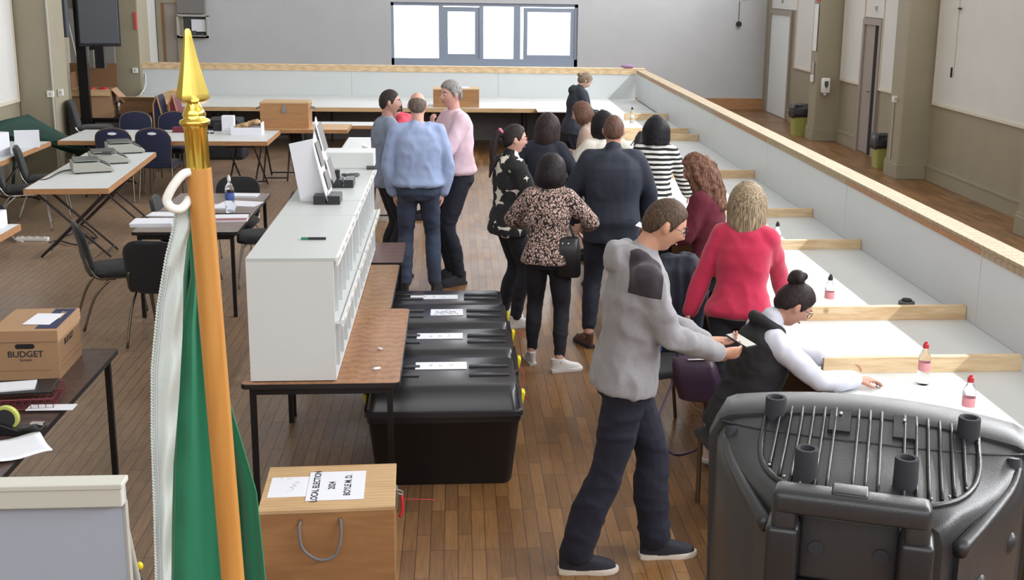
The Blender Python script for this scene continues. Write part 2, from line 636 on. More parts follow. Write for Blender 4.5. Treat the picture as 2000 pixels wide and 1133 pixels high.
# side walls
b = BM(); box(b, XR, XR + .25, -3, YF, 0, 6.9)
wallr = struct('wall_right', b, 'beige')
b = BM(); box(b, XL - .25, XL, -3, 18.9, 0, 6.9); box(b, XL - 1.0, XL - .9, 18.9, 21.6, 0, 6.9); box(b, XL - 1.0, XL - .25, 18.8, 18.9, 0, 6.9)
box(b, XL - 1.0, XL - .6, 21.6, YF, 0, 6.9)
struct('wall_left', b, 'beige')
TN = [0]
def trim(b, m, label=None):
    TN[0] += 1
    return struct('trim_%d' % TN[0], b, m)
# cream upper panels with a raised bead, right wall
DZ = 1.13
def upper_panel_right(y0, y1, z0=DZ, z1=6.5):
    b = BM(); box(b, XR - .012, XR, y0, y1, z0, z1); trim(b, 'cream')
    b = BM()
    box(b, XR - .03, XR - .012, y0, y1, z0 - .02, z0 + .02); box(b, XR - .03, XR - .012, y0, y0 + .03, z0 + .02, z1); box(b, XR - .03, XR - .012, y1 - .03, y1, z0 + .02, z1)
    trim(b, 'bead')
upper_panel_right(13.2, 16.95); upper_panel_right(17.65, 19.25); upper_panel_right(20.15, 21.25); upper_panel_right(21.75, 24.3)
b = BM(); box(b, XR - .012, XR, 19.26, 20.14, 2.27, 6.5); trim(b, 'cream')
b = BM(); box(b, XR - .012, XR, 24.32, 26.3, 2.27, 6.5); trim(b, 'cream')
# pillars with plinths
def pillar(x0, x1, y0, y1):
    b = BM(); box(b, x0, x1, y0, y1, 0, 6.9, bev=.02)
    trim(b, 'beige')
    b = BM(); box(b, x0 - .02, x1, y0 - .02, y1 + .02, 0, .22, bev=.006); box(b, x0 - .012, x1, y0 - .012, y1 + .012, .22, .26); trim(b, 'beige')
pillar(6.50, XR + .02, 17.0, 17.5)
pillar(6.50, XR + .02, 21.3, 21.7)
pillar(6.50, XR + .02, 12.7, 13.13)
# skirting along the right wall
for n, (y0, y1) in enumerate([(13.15, 16.95), (17.55, 19.2), (20.2, 21.25), (21.75, 24.6)]):
    b = BM(); box(b, XR - .03, XR, y0, y1, 0, .2); box(b, XR - .042, XR, y0, y1, .2, .225)
    o = struct('baseboard_right' + ('' if n == 0 else '.%03d' % n), b, 'beige')
# door 1 on the right wall, ajar: frame, leaf, dark gap
def door_right(n, y0, y1, zt, leafmat, ajar, light):
    r = bpy.data.objects.new('door_%d' % n, None); COL.objects.link(r); r['kind'] = 'structure'; r.location = (XR, y0, 0)
    L = y1 - y0
    b = BM()
    box(b, -.05, .0, 0, .09, 0, zt); box(b, -.05, .0, L - .09, L, 0, zt); box(b, -.05, .0, .09, L - .09, zt - .1, zt)
    obj('door_frame', b, 'doorgrey', r)
    if ajar:
        b = BM(); box(b, -.006, 0, .09, .09 + ajar, 0, zt - .1); obj('dark_opening', b, 'dark', r)
    b = BM(); box(b, -.02, -.007, .09 + ajar, L - .09, .01, zt - .1); lf = obj('door_leaf', b, leafmat, r)
    if ajar:
        b = BM(); cyl(b, (-.02, .14 + ajar, 1.05), (-.07, .14 + ajar, 1.05), .012); cyl(b, (-.07, .14 + ajar, 1.05), (-.07, .26 + ajar, 1.05), .01); obj('door_handle', b, 'chrome', lf)
    return r
door_right(1, 19.25, 20.15, 2.25, 'doorgrey', .26, 0)
door_right(2, 24.6, 26.35, 2.25, 'whitedoor', 0, 0)

# left wall: cream panel, pillars
def upper_panel_left(xw, y0, y1, z0=DZ, z1=6.5):
    b = BM(); box(b, xw, xw + .012, y0, y1, z0, z1); trim(b, 'cream')
    b = BM(); box(b, xw + .012, xw + .03, y0, y1, z0 - .02, z0 + .02); box(b, xw + .012, xw + .03, y1 - .03, y1, z0 + .02, z1); trim(b, 'bead')
upper_panel_left(XL, 8.0, 16.55)
b = BM(); box(b, XL, -5.38, 16.6, 17.2, 0, 6.9, bev=.02); trim(b, 'beige')
b = BM(); box(b, XL - .45, -5.50, 21.6, 22.3, 0, 6.9, bev=.02); trim(b, 'beige')
b = BM(); box(b, XL - .6, XL - .588, 22.4, YF, .9, 6.5); trim(b, 'cream')
# white board set in the recess
b = BM(); box(b, XL - .9, XL - .88, 20.1, 21.3, .95, 3.5); trim(b, 'cream')
# dark door in the far wall at the left
r = bpy.data.objects.new('door_3', None); COL.objects.link(r); r['kind'] = 'structure'; r.location = (-6.42, YF, 0)
b = BM(); box(b, 0, .1, -.06, 0, 0, 2.3); box(b, .1, .16, -.03, 0, 0, 2.2); obj('door_frame', b, 'beige', r)
b = BM(); box(b, .16, .42, -.02, 0, .0, 2.2); obj('door_leaf', b, 'doorgrey', r)
b = BM(); box(b, .42, .56, -.06, 0, 0, 2.3); box(b, .1, .42, -.06, 0, 2.2, 2.3); obj('door_frame', b, 'beige', r)
b = BM(); box(b, .1, .16, -.045, -.03, 0, 2.2); obj('door_edge', b, 'carddark', r)
# curtain in the recess (stage-side storage)
b = BM()
def cur(u, v):
    return Vector((-6.30 + .5 * u, 17.9 + .5 * u + .05 * math.sin(u * 40), .3 + 3.4 * v))
g = [[None] * 61 for _ in range(2)]
rings = []
for j in (0, 1):
    front = [cur(i / 60, j) for i in range(61)]
    back = [p + Vector((-.01, .02, 0)) for p in reversed(front)]
    rings.append(front + back)
loft(b, rings)
tag(obj('curtain', b, 'curtain', smooth=40), 'dark plum curtain hanging in the recess behind the left pillar', 'curtain')
b = BM(); box(b, XL - .85, XL - .05, 21.45, 21.55, 0, 3.2); tag(obj('back_board', b, 'mirror'), 'tall grey board leaning upright in the recess behind the black screen stand', 'board')
b = BM(); cyl(b, (-6.12, 19.2, 3.2), (-6.0, 20.4, .02), .015); tag(obj('pole', b, 'pvc'), 'thin pale pole leaning in the dark recess behind the curtain', 'pole')

# fixtures on the left pillars
def socket(name, loc, label, sx=.09, cat='switch'):
    t = thing(name, label, cat, loc)
    b = BM(); box(b, -sx / 2, sx / 2, -.03, 0, -.045, .045, bev=.005); obj('box', b, 'white', t)
    b = BM(); box(b, -.012, .012, -.036, -.03, -.02, .02); obj('rocker', b, 'pvc', t)
    return t
socket('wall_socket', (-5.43, 16.6, 1.21), 'white double socket box on the near left pillar, left of its twin')
socket('wall_socket', (-5.335, 16.72, 1.22), 'white socket box on the corner of the near left pillar above the stacked chairs', .07)
socket('wall_socket', (-5.60, 21.6, 1.15), 'white socket box on the second left pillar, nearer the hall', .09)
socket('wall_socket', (-5.465, 21.75, 1.16), 'white switch box with trailing cable on the second left pillar', .07)
b = BM(); tube(b, smoothpath([(-5.46, 21.7, 1.1), (-5.44, 21.6, .9), (-5.5, 21.5, .75), (-5.56, 21.4, .7)], 5), .012)
tag(obj('cable', b, 'white'), 'white cable dangling from the switch box on the second left pillar', 'cable')
b = BM(); tube(b, [(-5.40, 16.57, 1.17), (-5.40, 16.57, .02)], .014); tube(b, [(-5.39, 16.57, 1.26), (-5.39, 16.57, 4.0)], .014); tag(obj('conduit', b, 'pvc'), 'pale conduit running down the near left pillar', 'pipe')
b = BM(); box(b, -5.56, -5.52, 21.57, 21.6, 1.85, 2.15); tag(obj('red_notice', b, 'signred'), 'small red and white notice on the second left pillar', 'sign')
# hatch on the far wall
t = thing('wall_hatch', 'grey framed open hatch with white papers on the far wall at left', 'hatch', (-5.98, YF, 1.50))
b = BM(); box(b, 0, .66, -.16, -.12, -.03, .02); box(b, 0, .66, -.16, 0, .42, .46); box(b, 0, .04, -.16, 0, 0, .44); box(b, .62, .66, -.16, 0, 0, .44); box(b, 0, .66, -.16, 0, -.03, 0); obj('frame', b, 'pvc', t)
b = BM(); box(b, .04, .62, -.02, 0, 0, .42); obj('back_panel', b, 'scaledark', t)
b = BM(); box(b, .30, .60, -.10, -.08, .10, .36); obj('paper', b, 'paper', t)
b = BM(); box(b, .30, .40, -.14, -.10, .02, .12); box(b, .42, .58, -.14, -.10, .0, .06); obj('box', b, 'scaledark', t)
b = BM(); box(b, .02, .05, -.05, 0, -.25, -.03); obj('handle', b, 'pvc', t)
b = BM(); box(b, .01, .6, -.10, -.02, .48, .9, bev=.01); obj('cabinet', b, 'mirror', t)

# ---- right wall fixtures
def sign_right(y, z, label, w=.16, h=.11):
    t = thing('door_sign', label, 'sign', (XR - .013, y, z))
    b = BM(); box(b, -.008, 0, 0, w, -h / 2, h / 2); obj('panel', b, 'white', t)
    b = BM(); box(b, -.011, -.008, .02, w - .02, -h / 2 + .018, h / 2 - .018); obj('field', b, 'signblue', t)
    b = BM(); ell(b, (-.012, w - .045, .022), (.002, .010, .011)); box(b, -.013, -.011, w - .058, w - .032, -.034, .010); box(b, -.013, -.011, .03, w - .075, .008, .022); box(b, -.013, -.011, .03, w - .075, -.022, -.008)
    obj('pictogram', b, 'white', t)
sign_right(19.55, 2.42, 'small blue and white pictogram sign above the ajar door')
sign_right(25.35, 2.45, 'small dark blue sign above the white door near the far corner', .2, .13)
# dispenser on far pillar, facing the hall entrance side
t = thing('soap_dispenser', 'white wall dispenser with dark window on the far right pillar', 'dispenser', (6.66, 21.28, .86))
b = BM(); box(b, -.075, .075, -.11, 0, 0.02, .29, bev=.02); obj('case', b, 'white', t, smooth=35)
b = BM(); prism(b, [(-.035, .235), (.035, .235), (.035, .16), (0, .10), (-.035, .16)], -.116, -.108, 'y'); obj('window', b, 'scaledark', t)
b = BM(); cyl(b, (0, -.05, .02), (0, -.05, -.02), .03); obj('nozzle', b, 'white', t)
t = thing('door_closer_box', 'white switch box on the edge of the far right pillar', 'switch', (6.49, 21.45, 1.12))
b = BM(); box(b, -.04, 0, -.06, .06, -.06, .06, bev=.01); obj('box', b, 'white', t)
b = BM(); box(b, -.02, 0, -.04, .04, .06, .3); obj('conduit', b, 'pvc', t)
b = BM(); box(b, 6.47, 6.485, 21.35, 21.55, 1.62, 2.45); b2 = tag(obj('notice_sheet', b, 'white'), 'tall white notice on the edge of the far right pillar', 'sign')
b = BM(); box(b, 6.47, 6.49, 21.33, 21.5, 2.5, 2.8); tag(obj('red_notice', b, 'signred'), 'red and white notice high on the far right pillar', 'sign')
socket('wall_switch', (6.60, 17.0, 1.28), 'white switch box on the near right pillar').location = (6.475, 17.25, 1.16)
t = thing('wall_switch', 'slim white call point on the right wall beside the near pillar', 'switch', (XR - .014, 18.1, 1.12))
b = BM(); box(b, -.03, 0, -.03, .03, -.07, .07, bev=.01); obj('box', b, 'white', t)
b = BM(); tube(b, [(6.485, 17.3, 1.1), (6.485, 17.3, .25)], .012); tag(obj('conduit', b, 'pvc'), 'conduit dropping down the near right pillar', 'pipe')
t = thing('wall_bracket', 'thin vertical rail with a small black lever on the cream right wall', 'bracket', (XR - .014, 16.3, 1.55))
b = BM(); box(b, -.012, 0, -.008, .008, 0, 1.6); obj('rail', b, 'bead', t)
b = BM(); box(b, -.02, -.004, .05, .07, 0, .14); obj('lever', b, 'ink', t)
b = BM(); cyl(b, (-.012, 0, .95), (-.03, -.12, .95), .012); obj('hook', b, 'ink', t)
t = thing('wall_cable_reel', 'small black bell on a looped cable on the far wall near the right corner', 'bell', (6.32, YF, 1.9))
b = BM(); cyl(b, (.0, 0, 0), (.0, -.06, 0), .06, n=20); obj('bell', b, 'ink', t)
b = BM(); tube(b, [(0, -.01, .05), (0, -.01, .5)], .008); tube(b, [(.14 * math.cos(a / 20 * 2 * pi) + .1, -.012, .72 + .18 * math.sin(a / 20 * 2 * pi)) for a in range(20)], .012, closed=True); obj('cable', b, 'scaledark', t)
# bins
def pedal_bin(loc, label, s=1.0):
    t = thing('waste_bin', label, 'bin', loc)
    b = BM()
    loft(b, [[Vector((p[0] * k, p[1] * k, z)) for p in roundrect(-.2 * s, .2 * s, -.17 * s, .17 * s, .03)] for z, k in ((0, .82), (.50 * s, 1.0))])
    obj('body', b, 'bin', t)
    b = BM()
    rg = []
    random.seed(5)
    for z, k in ((.36 * s, 1.05), (.42 * s, 1.09), (.52 * s, 1.07), (.60 * s, 1.02), (.58 * s, .9), (.45 * s, .8)):
        rg.append([Vector((p[0] * k + random.uniform(-.01, .01), p[1] * k, z + random.uniform(-.02, .02))) for p in roundrect(-.2 * s, .2 * s, -.17 * s, .17 * s, .03)])
    loft(b, rg)
    obj('bin_liner', b, 'bag', t, smooth=True)
    return t
pedal_bin((6.52, 22.15, 0), 'yellow-green bin with a black liner standing before the far right pillar', .95)
pedal_bin((6.70, 18.15, 0), 'yellow bin partly hidden behind the near right pillar', .85)

# ================================================================ THE BARRIER AND COUNTERS
XB, YB = 3.22, 21.2          # inner faces of the white panels
ZT, ZC = 1.26, 0.74
def panel_run(name, pts, label, grp):
    pass
BR = thing('barrier', 'long white panelled barrier with a pine cap rail running down the right side', 'barrier', (0, 0, 0))
BF = thing('barrier', 'white panelled barrier with a pine cap rail crossing below the far window', 'barrier', (0, 0, 0))
# right barrier: a run of panels, each its own board, capped by pine
ys = [3.2, 5.64, 8.08, 10.52, 12.96, 15.4, 17.84, 20.28, 21.2]
ys = [4.3, 6.9, 9.5, 12.1, 14.7, 17.3, 19.9, 21.2]
gp = 'white panels of the right-hand barrier'
words_r = ['nearest the camera', 'second from the camera', 'third from the camera', 'fourth from the camera', 'fifth from the camera', 'sixth from the camera', 'at the far corner']
for i in range(len(ys) - 1):
    b = BM(); box(b, XB, XB + .018, ys[i] + .003, ys[i + 1] - .003, ZC, ZT - .07)
    obj('panel', b, 'panelwhite', BR)
    b = BM(); box(b, XB - .012, XB + .0, ys[i], ys[i + 1] - .004, ZT - .07, ZT - .022)
    obj('fascia_batten', b, 'pineedge' if i % 2 else 'piney', BR)
cap = ys[:]
b = BM(); box(b, XB - .02, XB + .15, 4.0, 21.22, ZT - .022, ZT, bev=.003)
obj('cap_rail', b, 'piney', BR)
b = BM(); box(b, XB + .06, XB + .13, 4.0, 21.2, ZT - .12, ZT - .022); box(b, XB + .06, XB + .13, 4.0, 21.2, .05, .12)
for y in [4.1 + 1.22 * i for i in range(14)]:
    box(b, XB + .06, XB + .13, y, y + .045, .12, ZT - .12)
obj('stud_frame', b, 'pine', BR)
b = BM(); box(b, XB + .02, XB + .06, 4.0, 21.2, 0, ZC - .01); obj('lower_sheet', b, 'panelwhite', BR)
# far barrier (set a little off square, as in the hall)
def yb(x): return 21.3 + (3.2 - x) * .045
xsb = [3.2, .75, -1.85, -4.45, -5.55]
wf = ['nearest the right corner', 'behind the standing men', 'left of the centre seam', 'at the left end']
for i in range(4):
    xa, xb_ = xsb[i], xsb[i + 1]
    b = BM(); prism(b, [(xa - .003, yb(xa)), (xb_ + .003, yb(xb_)), (xb_ + .003, yb(xb_) + .018), (xa - .003, yb(xa) + .018)], ZC, ZT - .02)
    obj('panel', b, 'panelwhite', BF)
b = BM(); prism(b, [(3.37, yb(3.37) - .02), (-5.5, yb(-5.5) - .02), (-5.5, yb(-5.5) + .13), (3.37, yb(3.37) + .13)], ZT - .0, ZT + .022)
obj('cap_rail', b, 'pinex', BF)
b = BM(); prism(b, [(3.2, yb(3.2) - .016), (-5.5, yb(-5.5) - .016), (-5.5, yb(-5.5)), (3.2, yb(3.2))], ZT - .085, ZT)
obj('fascia_batten', b, 'pinex', BF)
# counter tops
gtab = 'white counter tops along the right barrier'
yc = [4.3, 6.15, 8.0, 9.85, 11.7, 13.55, 15.4, 17.25, 19.1]
for i in range(len(yc) - 1):
    t = thing('counter_table', 'white topped counter table along the right barrier, ' + ['nearest the camera', 'second along', 'third along', 'fourth along', 'fifth along', 'sixth along', 'seventh along', 'last before the far corner'][i], 'table', (0, 0, 0), 0, gtab)
    b = BM(); box(b, 1.95, XB - .002, yc[i] + .001, yc[i + 1] - .001, ZC - .012, ZC); obj('tabletop', b, 'laminate', t)
    b = BM(); box(b, 1.945, 1.975, yc[i] + .001, yc[i + 1] - .001, ZC - .06, ZC - .012); obj('front_edge', b, 'pineedge', t)
    for (lx, ly) in ((2.05, yc[i] + .1), (2.05, yc[i + 1] - .1), (3.1, yc[i] + .1), (3.1, yc[i + 1] - .1)):
        b = BM(); cyl(b, (lx, ly, 0), (lx, ly, ZC - .013), .016, n=8); obj('leg', b, 'brownmetal', t)
wq = ['at the right corner', 'right of the centre', 'behind the standing men', 'left of the centre', 'at the left end']
xf = [3.2, 1.3, -.6, -2.3, -4.0, -5.5]
for i in range(5):
    t = thing('counter_table', 'white topped counter table along the far barrier, ' + wq[i], 'table', (0, 0, 0), 0, 'white counter tops along the far barrier')
    xa, xb_ = xf[i] - .001, xf[i + 1] + .001
    b = BM(); prism(b, [(xa, 19.55), (xb_, 19.55), (xb_, yb(xb_) - .002), (xa, yb(xa) - .002)], ZC - .012, ZC)
    if i == 0:
        b.free(); b = BM(); prism(b, [(xa, 19.11), (xb_, 19.11), (xb_, yb(xb_) - .002), (xa, yb(xa) - .002)], ZC - .012, ZC)
    obj('tabletop', b, 'laminate', t)
    b = BM(); box(b, xb_, xa, 19.53, 19.55, ZC - .065, ZC - .0); obj('front_edge', b, 'plytop', t)
    for (lx, ly) in ((xa - .15, 19.7), (xb_ + .15, 19.7), (xa - .15, 20.9), (xb_ + .15, 20.9)):
        b = BM(); cyl(b, (lx, ly, 0), (lx, ly, ZC - .013), .016, n=8); obj('leg', b, 'brownmetal', t)
b = BM(); prism(b, [(3.2, 21.05), (-5.5, 21.45), (-5.5, 21.49), (3.2, 21.09)], 0, ZC - .014); obj('lower_sheet', b, 'mirror', BF)
# partition battens standing on the right counter
def batten(pl, pr, zt_, label, yw=.045, xl=None):
    a = W(pl[0], pl[1], ZC); c = W(pr[0], pr[1], ZC)
    x0 = a.x if xl is None else xl
    x1 = min(c.x, XB - .003)
    y = c.y
    b = BM(); box(b, x0, x1, y, y + yw, ZC, ZC + zt_, bev=.002)
    tag(obj('partition_batten', b, 'pinex'), label, 'batten', 'pine partitions on the right counter')
    return y
batten((1603, 725), (1995, 725), .088, 'pine partition on the right counter, nearest the camera beside the red-capped bottle')
batten((1545, 628), (1888, 624), .088, 'pine partition on the right counter behind the dark puck-shaped object', xl=2.0)
batten((1510, 487), (1684, 487), .075, 'pine partition on the right counter right of the pink-sweater woman', xl=2.0)
batten((1340, 424), (1587, 424), .075, 'pine partition on the right counter beyond the curly-haired woman', xl=2.0)
batten((1350, 348), (1474, 348), .085, 'pine partition on the right counter, nearer of the pair by the striped sweater', xl=2.0)
batten((1350, 327), (1382, 327), .085, 'pine partition on the right counter, farther of the pair by the striped sweater', xl=2.0)
batten((1250, 275), (1364, 275), .085, 'pine partition on the right counter, nearer of the pair by the black handbag', xl=2.0)
batten((1250, 262), (1343, 262), .08, 'pine partition on the right counter, farther of the pair by the black handbag', xl=2.0)
batten((1238, 235), (1303, 235), .1, 'pine partition on the right counter nearest the far corner', xl=2.55)

# bottles ------------------------------------------------------
def bottle(loc, label, capm, labm, h=.22, r=.033, cat='bottle'):
    t = thing('water_bottle', label, cat, loc)
    s = h / .22
    b = BM()
    prof = [(r * .85, 0), (r, .006), (r * .96, .03), (r, .05), (r * .93, .075), (r * .93, .125), (r, .14), (r * .9, .158), (r * .55, .182), (.013, .192), (.013, .200)]
    lathe(b, [(a, z * s) for a, z in prof], n=20)
    obj('bottle_body', b, 'bottle', t, smooth=50)
    b = BM(); lathe(b, [(.015, .199 * s), (.016, .203 * s), (.015, .222 * s), (.009, .226 * s), (.008, .236 * s)], n=16); obj('cap', b, capm, t, smooth=40)
    b = BM()
    n = 20
    rg = [[Vector((q * math.cos(2 * pi * k / n), q * math.sin(2 * pi * k / n), z * s)) for k in range(n)] for q, z in ((r * .945, .078), (r * .96, .079), (r * .96, .122), (r * .945, .123))]
    loft(b, rg, cap=False, closed=True)
    obj('label', b, labm, t, smooth=40)
    return t
bottle(W(1618, 605, ZC), 'clear water bottle with a dark cap between the second and third counter partitions', 'ink', 'pinklabel')
bottle(W(1802, 750, ZC), 'clear water bottle with a red cap just before the nearest counter partition', 'red', 'pinklabel')
bottle(W(1888, 822, ZC), 'clear water bottle with a red cap behind the black loudspeaker', 'red', 'pinklabel')
bottle(W(1376, 376, ZC), 'clear water bottle beside the curly-haired woman on the counter', 'white', 'white')
bottle(W(1516, 490, ZC), 'clear water bottle with a dark cap partly hidden behind the pink sweater', 'ink', 'pinklabel')
bottle(W(1234, 240, ZC), 'tiny clear bottle near the far end of the right counter', 'ink', 'white')
t = thing('dark_puck', 'round dark grey puck-shaped object on the right counter by the barrier', 'container', W(1770, 598, ZC))
b = BM(); lathe(b, [(.045, 0), (.052, .006), (.054, .03), (.046, .036)], n=24); obj('body', b, 'scaledark', t, smooth=40)
b = BM(); lathe(b, [(.030, .036), (.034, .042), (.030, .05)], n=24); obj('lid', b, 'ink', t, smooth=40)
b = BM(); ell(b, (0, 0, .035), (.11, .05, .035)); ell(b, (.07, .0, .03), (.06, .045, .03))
o = obj('cleaning_cloth', b, mat('mauve_cloth', (150, 120, 160), .9), smooth=True); o.location = (3.05, yb(3.05) + .05, ZT + .022); tag(o, 'crumpled mauve cloth on the far corner of the barrier rail', 'cloth')
t = thing('handbag', 'black handbag with two loop handles standing on the far right counter', 'bag', W(1266, 290, ZC))
b = BM(); loft(b, [[Vector((p[0], p[1], z)) for p in roundrect(-w, w, -dd, dd, dd * .8)] for z, w, dd in ((0, .17, .08), (.03, .19, .09), (.14, .17, .07), (.21, .13, .03), (.22, .12, .02))]); obj('bag_body', b, 'blackplastic', t, smooth=50)
for sy in (-.03, .03):
    b = BM(); tube(b, smoothpath([(-.07, sy, .19), (-.05, sy, .27), (0, sy, .30), (.05, sy, .27), (.07, sy, .19)]), .008); obj('handle', b, 'blackplastic', t, smooth=True)
b = BM(); tube(b, smoothpath([(-.18, 0, .1), (-.26, -.1, .01), (-.2, -.2, .012), (-.1, -.15, .012)]), .007); obj('strap', b, 'blackplastic', t, smooth=True)
for px, py, lb in ((1255, 297, 'leftmost'), (1270, 293, 'farthest'), (1274, 302, 'nearest'), (1287, 299, 'rightmost')):
    b = BM(); box(b, -.045, .045, -.025, .025, 0, .03, bev=.006)
    o = obj('stapler', b, 'blackplastic'); o.location = W(px, py, ZC); tag(o, 'small black block on the counter by the black handbag, ' + lb + ' of four', 'stapler', 'small black blocks on the counter')
# ================================================================ TABLES AND CHAIRS ON THE LEFT
def x_table(name, label, loc, rz, L, Wd, H=.74, legs=(.18, .82), thick=.055, group=None, top='laminate', pair=True):
    """white trestle table, pine edge, folding crossed legs. local: length along x, width along y"""
    t = thing(name, label, 'table', loc, rz, group)
    b = BM(); box(b, .012, L - .012, .012, Wd - .012, H - thick, H); obj('tabletop', b, top, t)
    b = BM(); box(b, 0, L, 0, .012, H - thick, H - .002); box(b, 0, L, Wd - .012, Wd, H - thick, H - .002); box(b, 0, .012, .012, Wd - .012, H - thick, H - .002); box(b, L - .012, L, .012, Wd - .012, H - thick, H - .002)
    obj('edge_band', b, 'pineedge', t)
    for u in legs:
        x = L * u
        for dx, sgn in ((-.03, 1), (.0, -1), (.30, 1), (.33, -1)):
            y0, y1 = (.06, Wd - .06) if sgn > 0 else (Wd - .06, .06)
            b = BM(); tube(b, [(x + dx, y0, .012), (x + dx, y1, H - thick - .005)], .0125, 8)
            obj('leg', b, 'brownmetal', t)
        b = BM()
        for yy, q in ((.10, -.03), (Wd - .10, 0)):
            cyl(b, (x + q, yy, .05), (x + q + .33, yy, .05), .010, n=6)
            cyl(b, (x + q, Wd - yy, H - thick - .03), (x + q + .33, Wd - yy, H - thick - .03), .010, n=6)
        obj('crossbar', b, 'brownmetal', t)
    return t


def fold_table(name, label, loc, rz, L, Wd, topm, H=.74, edge='blackplastic', inset=.04, group=None, skip=()):
    """folding table with a thin laminate top, dark edge, straight legs; length along y"""
    t = thing(name, label, 'table', loc, rz, group)
    b = BM(); prism(b, roundrect(.004, Wd - .004, .004, L - .004, .03), H - .024, H); obj('tabletop', b, topm, t)
    b = BM()
    o_ = roundrect(0, Wd, 0, L, .034); i_ = roundrect(.004, Wd - .004, .004, L - .004, .03)
    loft(b, [[Vector((p[0], p[1], H - .026)) for p in o_], [Vector((p[0], p[1], H - .001)) for p in o_], [Vector((p[0], p[1], H - .001)) for p in i_], [Vector((p[0], p[1], H - .026)) for p in i_]], cap=False, closed=True)
    obj('edge_band', b, edge, t)
    b = BM(); box(b, inset, Wd - inset, inset, inset + .02, H - .07, H - .027); box(b, inset, Wd - inset, L - inset - .02, L - inset, H - .07, H - .027); box(b, inset, inset + .02, inset + .02, L - inset - .02, H - .06, H - .027); box(b, Wd - inset - .02, Wd - inset, inset + .02, L - inset - .02, H - .06, H - .027)
    obj('apron', b, 'blackmetal', t)
    for i, (x, y) in enumerate(((inset, inset), (Wd - inset - .03, inset), (inset, L - inset - .03), (Wd - inset - .03, L - inset - .03))):
        if i in skip:
            continue
        b = BM(); box(b, x, x + .03, y, y + .03, 0, H - .07); obj('leg', b, 'blackmetal', t)
    return t


def chair_black(label, loc, rz, group='black padded chairs', frame='chrome'):
    """padded stacking chair; faces +y local"""
    t = thing('conference_chair', label, 'chair', loc, rz, group)
    b = BM(); loft(b, [[Vector((p[0], p[1], z)) for p in roundrect(-w, w, -.21 + e, .24 - e, .1)] for z, w, e in ((.42, .19, .03), (.435, .225, 0), (.465, .23, 0), (.49, .20, .03))]); obj('seat', b, 'blackfab', t, smooth=60)
    b = BM()
    rg = []
    for q, (d, k) in enumerate(((.0, .90), (.012, 1.0), (.035, 1.0), (.05, .88))):
        r = []
        for (x, z) in roundrect(-.215, .215, -.23, .23, .13, 8):
            r.append(Vector((x * k, -.24 - d + .05 * (x * x) / .04 * .3 - (z) * .18, .64 + z * k * .93)))
        rg.append(r)
    loft(b, rg)
    obj('backrest', b, 'blackfab', t, smooth=60)
    for sx in (-1, 1):
        x = .20 * sx
        b = BM(); tube(b, smoothpath([(x, .24, .012), (x, .20, .30), (x, .16, .42), (x, .05, .425), (x, -.17, .425)], 5), .011, 8); obj('leg', b, frame, t, smooth=True)
        b = BM(); tube(b, smoothpath([(x * 1.04, -.32, .012), (x, -.22, .28), (x, -.10, .41)], 5), .011, 8); obj('leg', b, frame, t, smooth=True)
        b = BM(); tube(b, smoothpath([(x, -.05, .415), (x, -.18, .43), (x, -.235, .50), (x * .9, -.262, .60)], 5), .010, 8); obj('back_bracket', b, frame, t, smooth=True)
    return t


def chair_blue(label, loc, rz, group='blue banquet chairs'):
    t = thing('banquet_chair', label, 'chair', loc, rz, group)
    b = BM(); loft(b, [[Vector((p[0], p[1], z)) for p in roundrect(-w, w, -.2 + e, .22 - e, .06)] for z, w, e in ((.42, .19, .02), (.435, .21, 0), (.475, .215, 0), (.495, .19, .02))]); obj('seat', b, 'bluefab', t, smooth=60)
    def outline(k, yy, dz=0):
        pts = [(-.19, -.22), (-.215, .05), (-.17, .17), (0, .215), (.17, .17), (.215, .05), (.19, -.22)]
        sp = smoothpath([(p[0], 0, p[1]) for p in pts], 5)
        return [Vector((p.x * k, yy - .12 * p.z, .72 + p.z * k)) for p in sp]
    b = BM(); loft(b, [outline(.90, -.215), outline(.97, -.225), outline(.97, -.25), outline(.90, -.262)]); obj('backrest', b, 'bluefab', t, smooth=50)
    b = BM(); tube(b, [p for p in outline(1.0, -.238)], .011, 8); obj('back_frame', b, 'bronze', t, smooth=True)
    b = BM(); prism(b, [(q.x * .055, .87 + q.y * .018) for q in [Vector((math.cos(a / 16 * 2 * pi), math.sin(a / 16 * 2 * pi))) for a in range(16)]], -.288, -.280, 'y'); obj('hand_hole', b, 'paper', t)
    for sx in (-1, 1):
        b = BM(); tube(b, [(sx * .20, .21, .43), (sx * .205, .23, .012)], .012, 8); obj('leg', b, 'bronze', t)
        b = BM(); tube(b, [(sx * .19, -.2, .62), (sx * .195, -.19, .42), (sx * .215, -.27, .012)], .012, 8); obj('leg', b, 'bronze', t)
    b = BM(); tube(b, [(-.2, .21, .42), (.2, .21, .42), (.19, -.19, .42), (-.19, -.19, .42)], .010, 8, closed=True); obj('seat_frame', b, 'bronze', t)
    return t


# far table with crossed legs
x_table('trestle_table', 'long white trestle table with pine edge running across behind the blue chairs', (-5.0, 15.38, 0), 0, 2.6, 1.15, legs=(.12, .80))
x_table('trestle_table', 'white table with pine edge against the left wall carrying white cartons', (-5.78, 12.9, 0), 0, .72, 2.42, legs=(.3,))
# table with the scales (skewed): near corners (68,360) (212,368), far (305,297) (182,292)
a = W(68, 360, .74); c = W(212, 368, .74); e = W(305, 297, .74)
ang = math.atan2(e.y - c.y, e.x - c.x)
dirx = Vector((math.cos(ang), math.sin(ang), 0)); diry = Vector((-dirx.y, dirx.x, 0))
org = Vector((c.x, c.y, 0))
Ls = (e - c).length
x_table('trestle_table', 'white trestle table with crossed legs carrying three weighing scales', org, ang, Ls, .80, legs=(.08, .72))
x_table('trestle_table', 'white pine-edged table corner at the left edge carrying a red and white carton', (-4.45, 8.80, 0), 0, .80, 1.34, legs=(.3,))
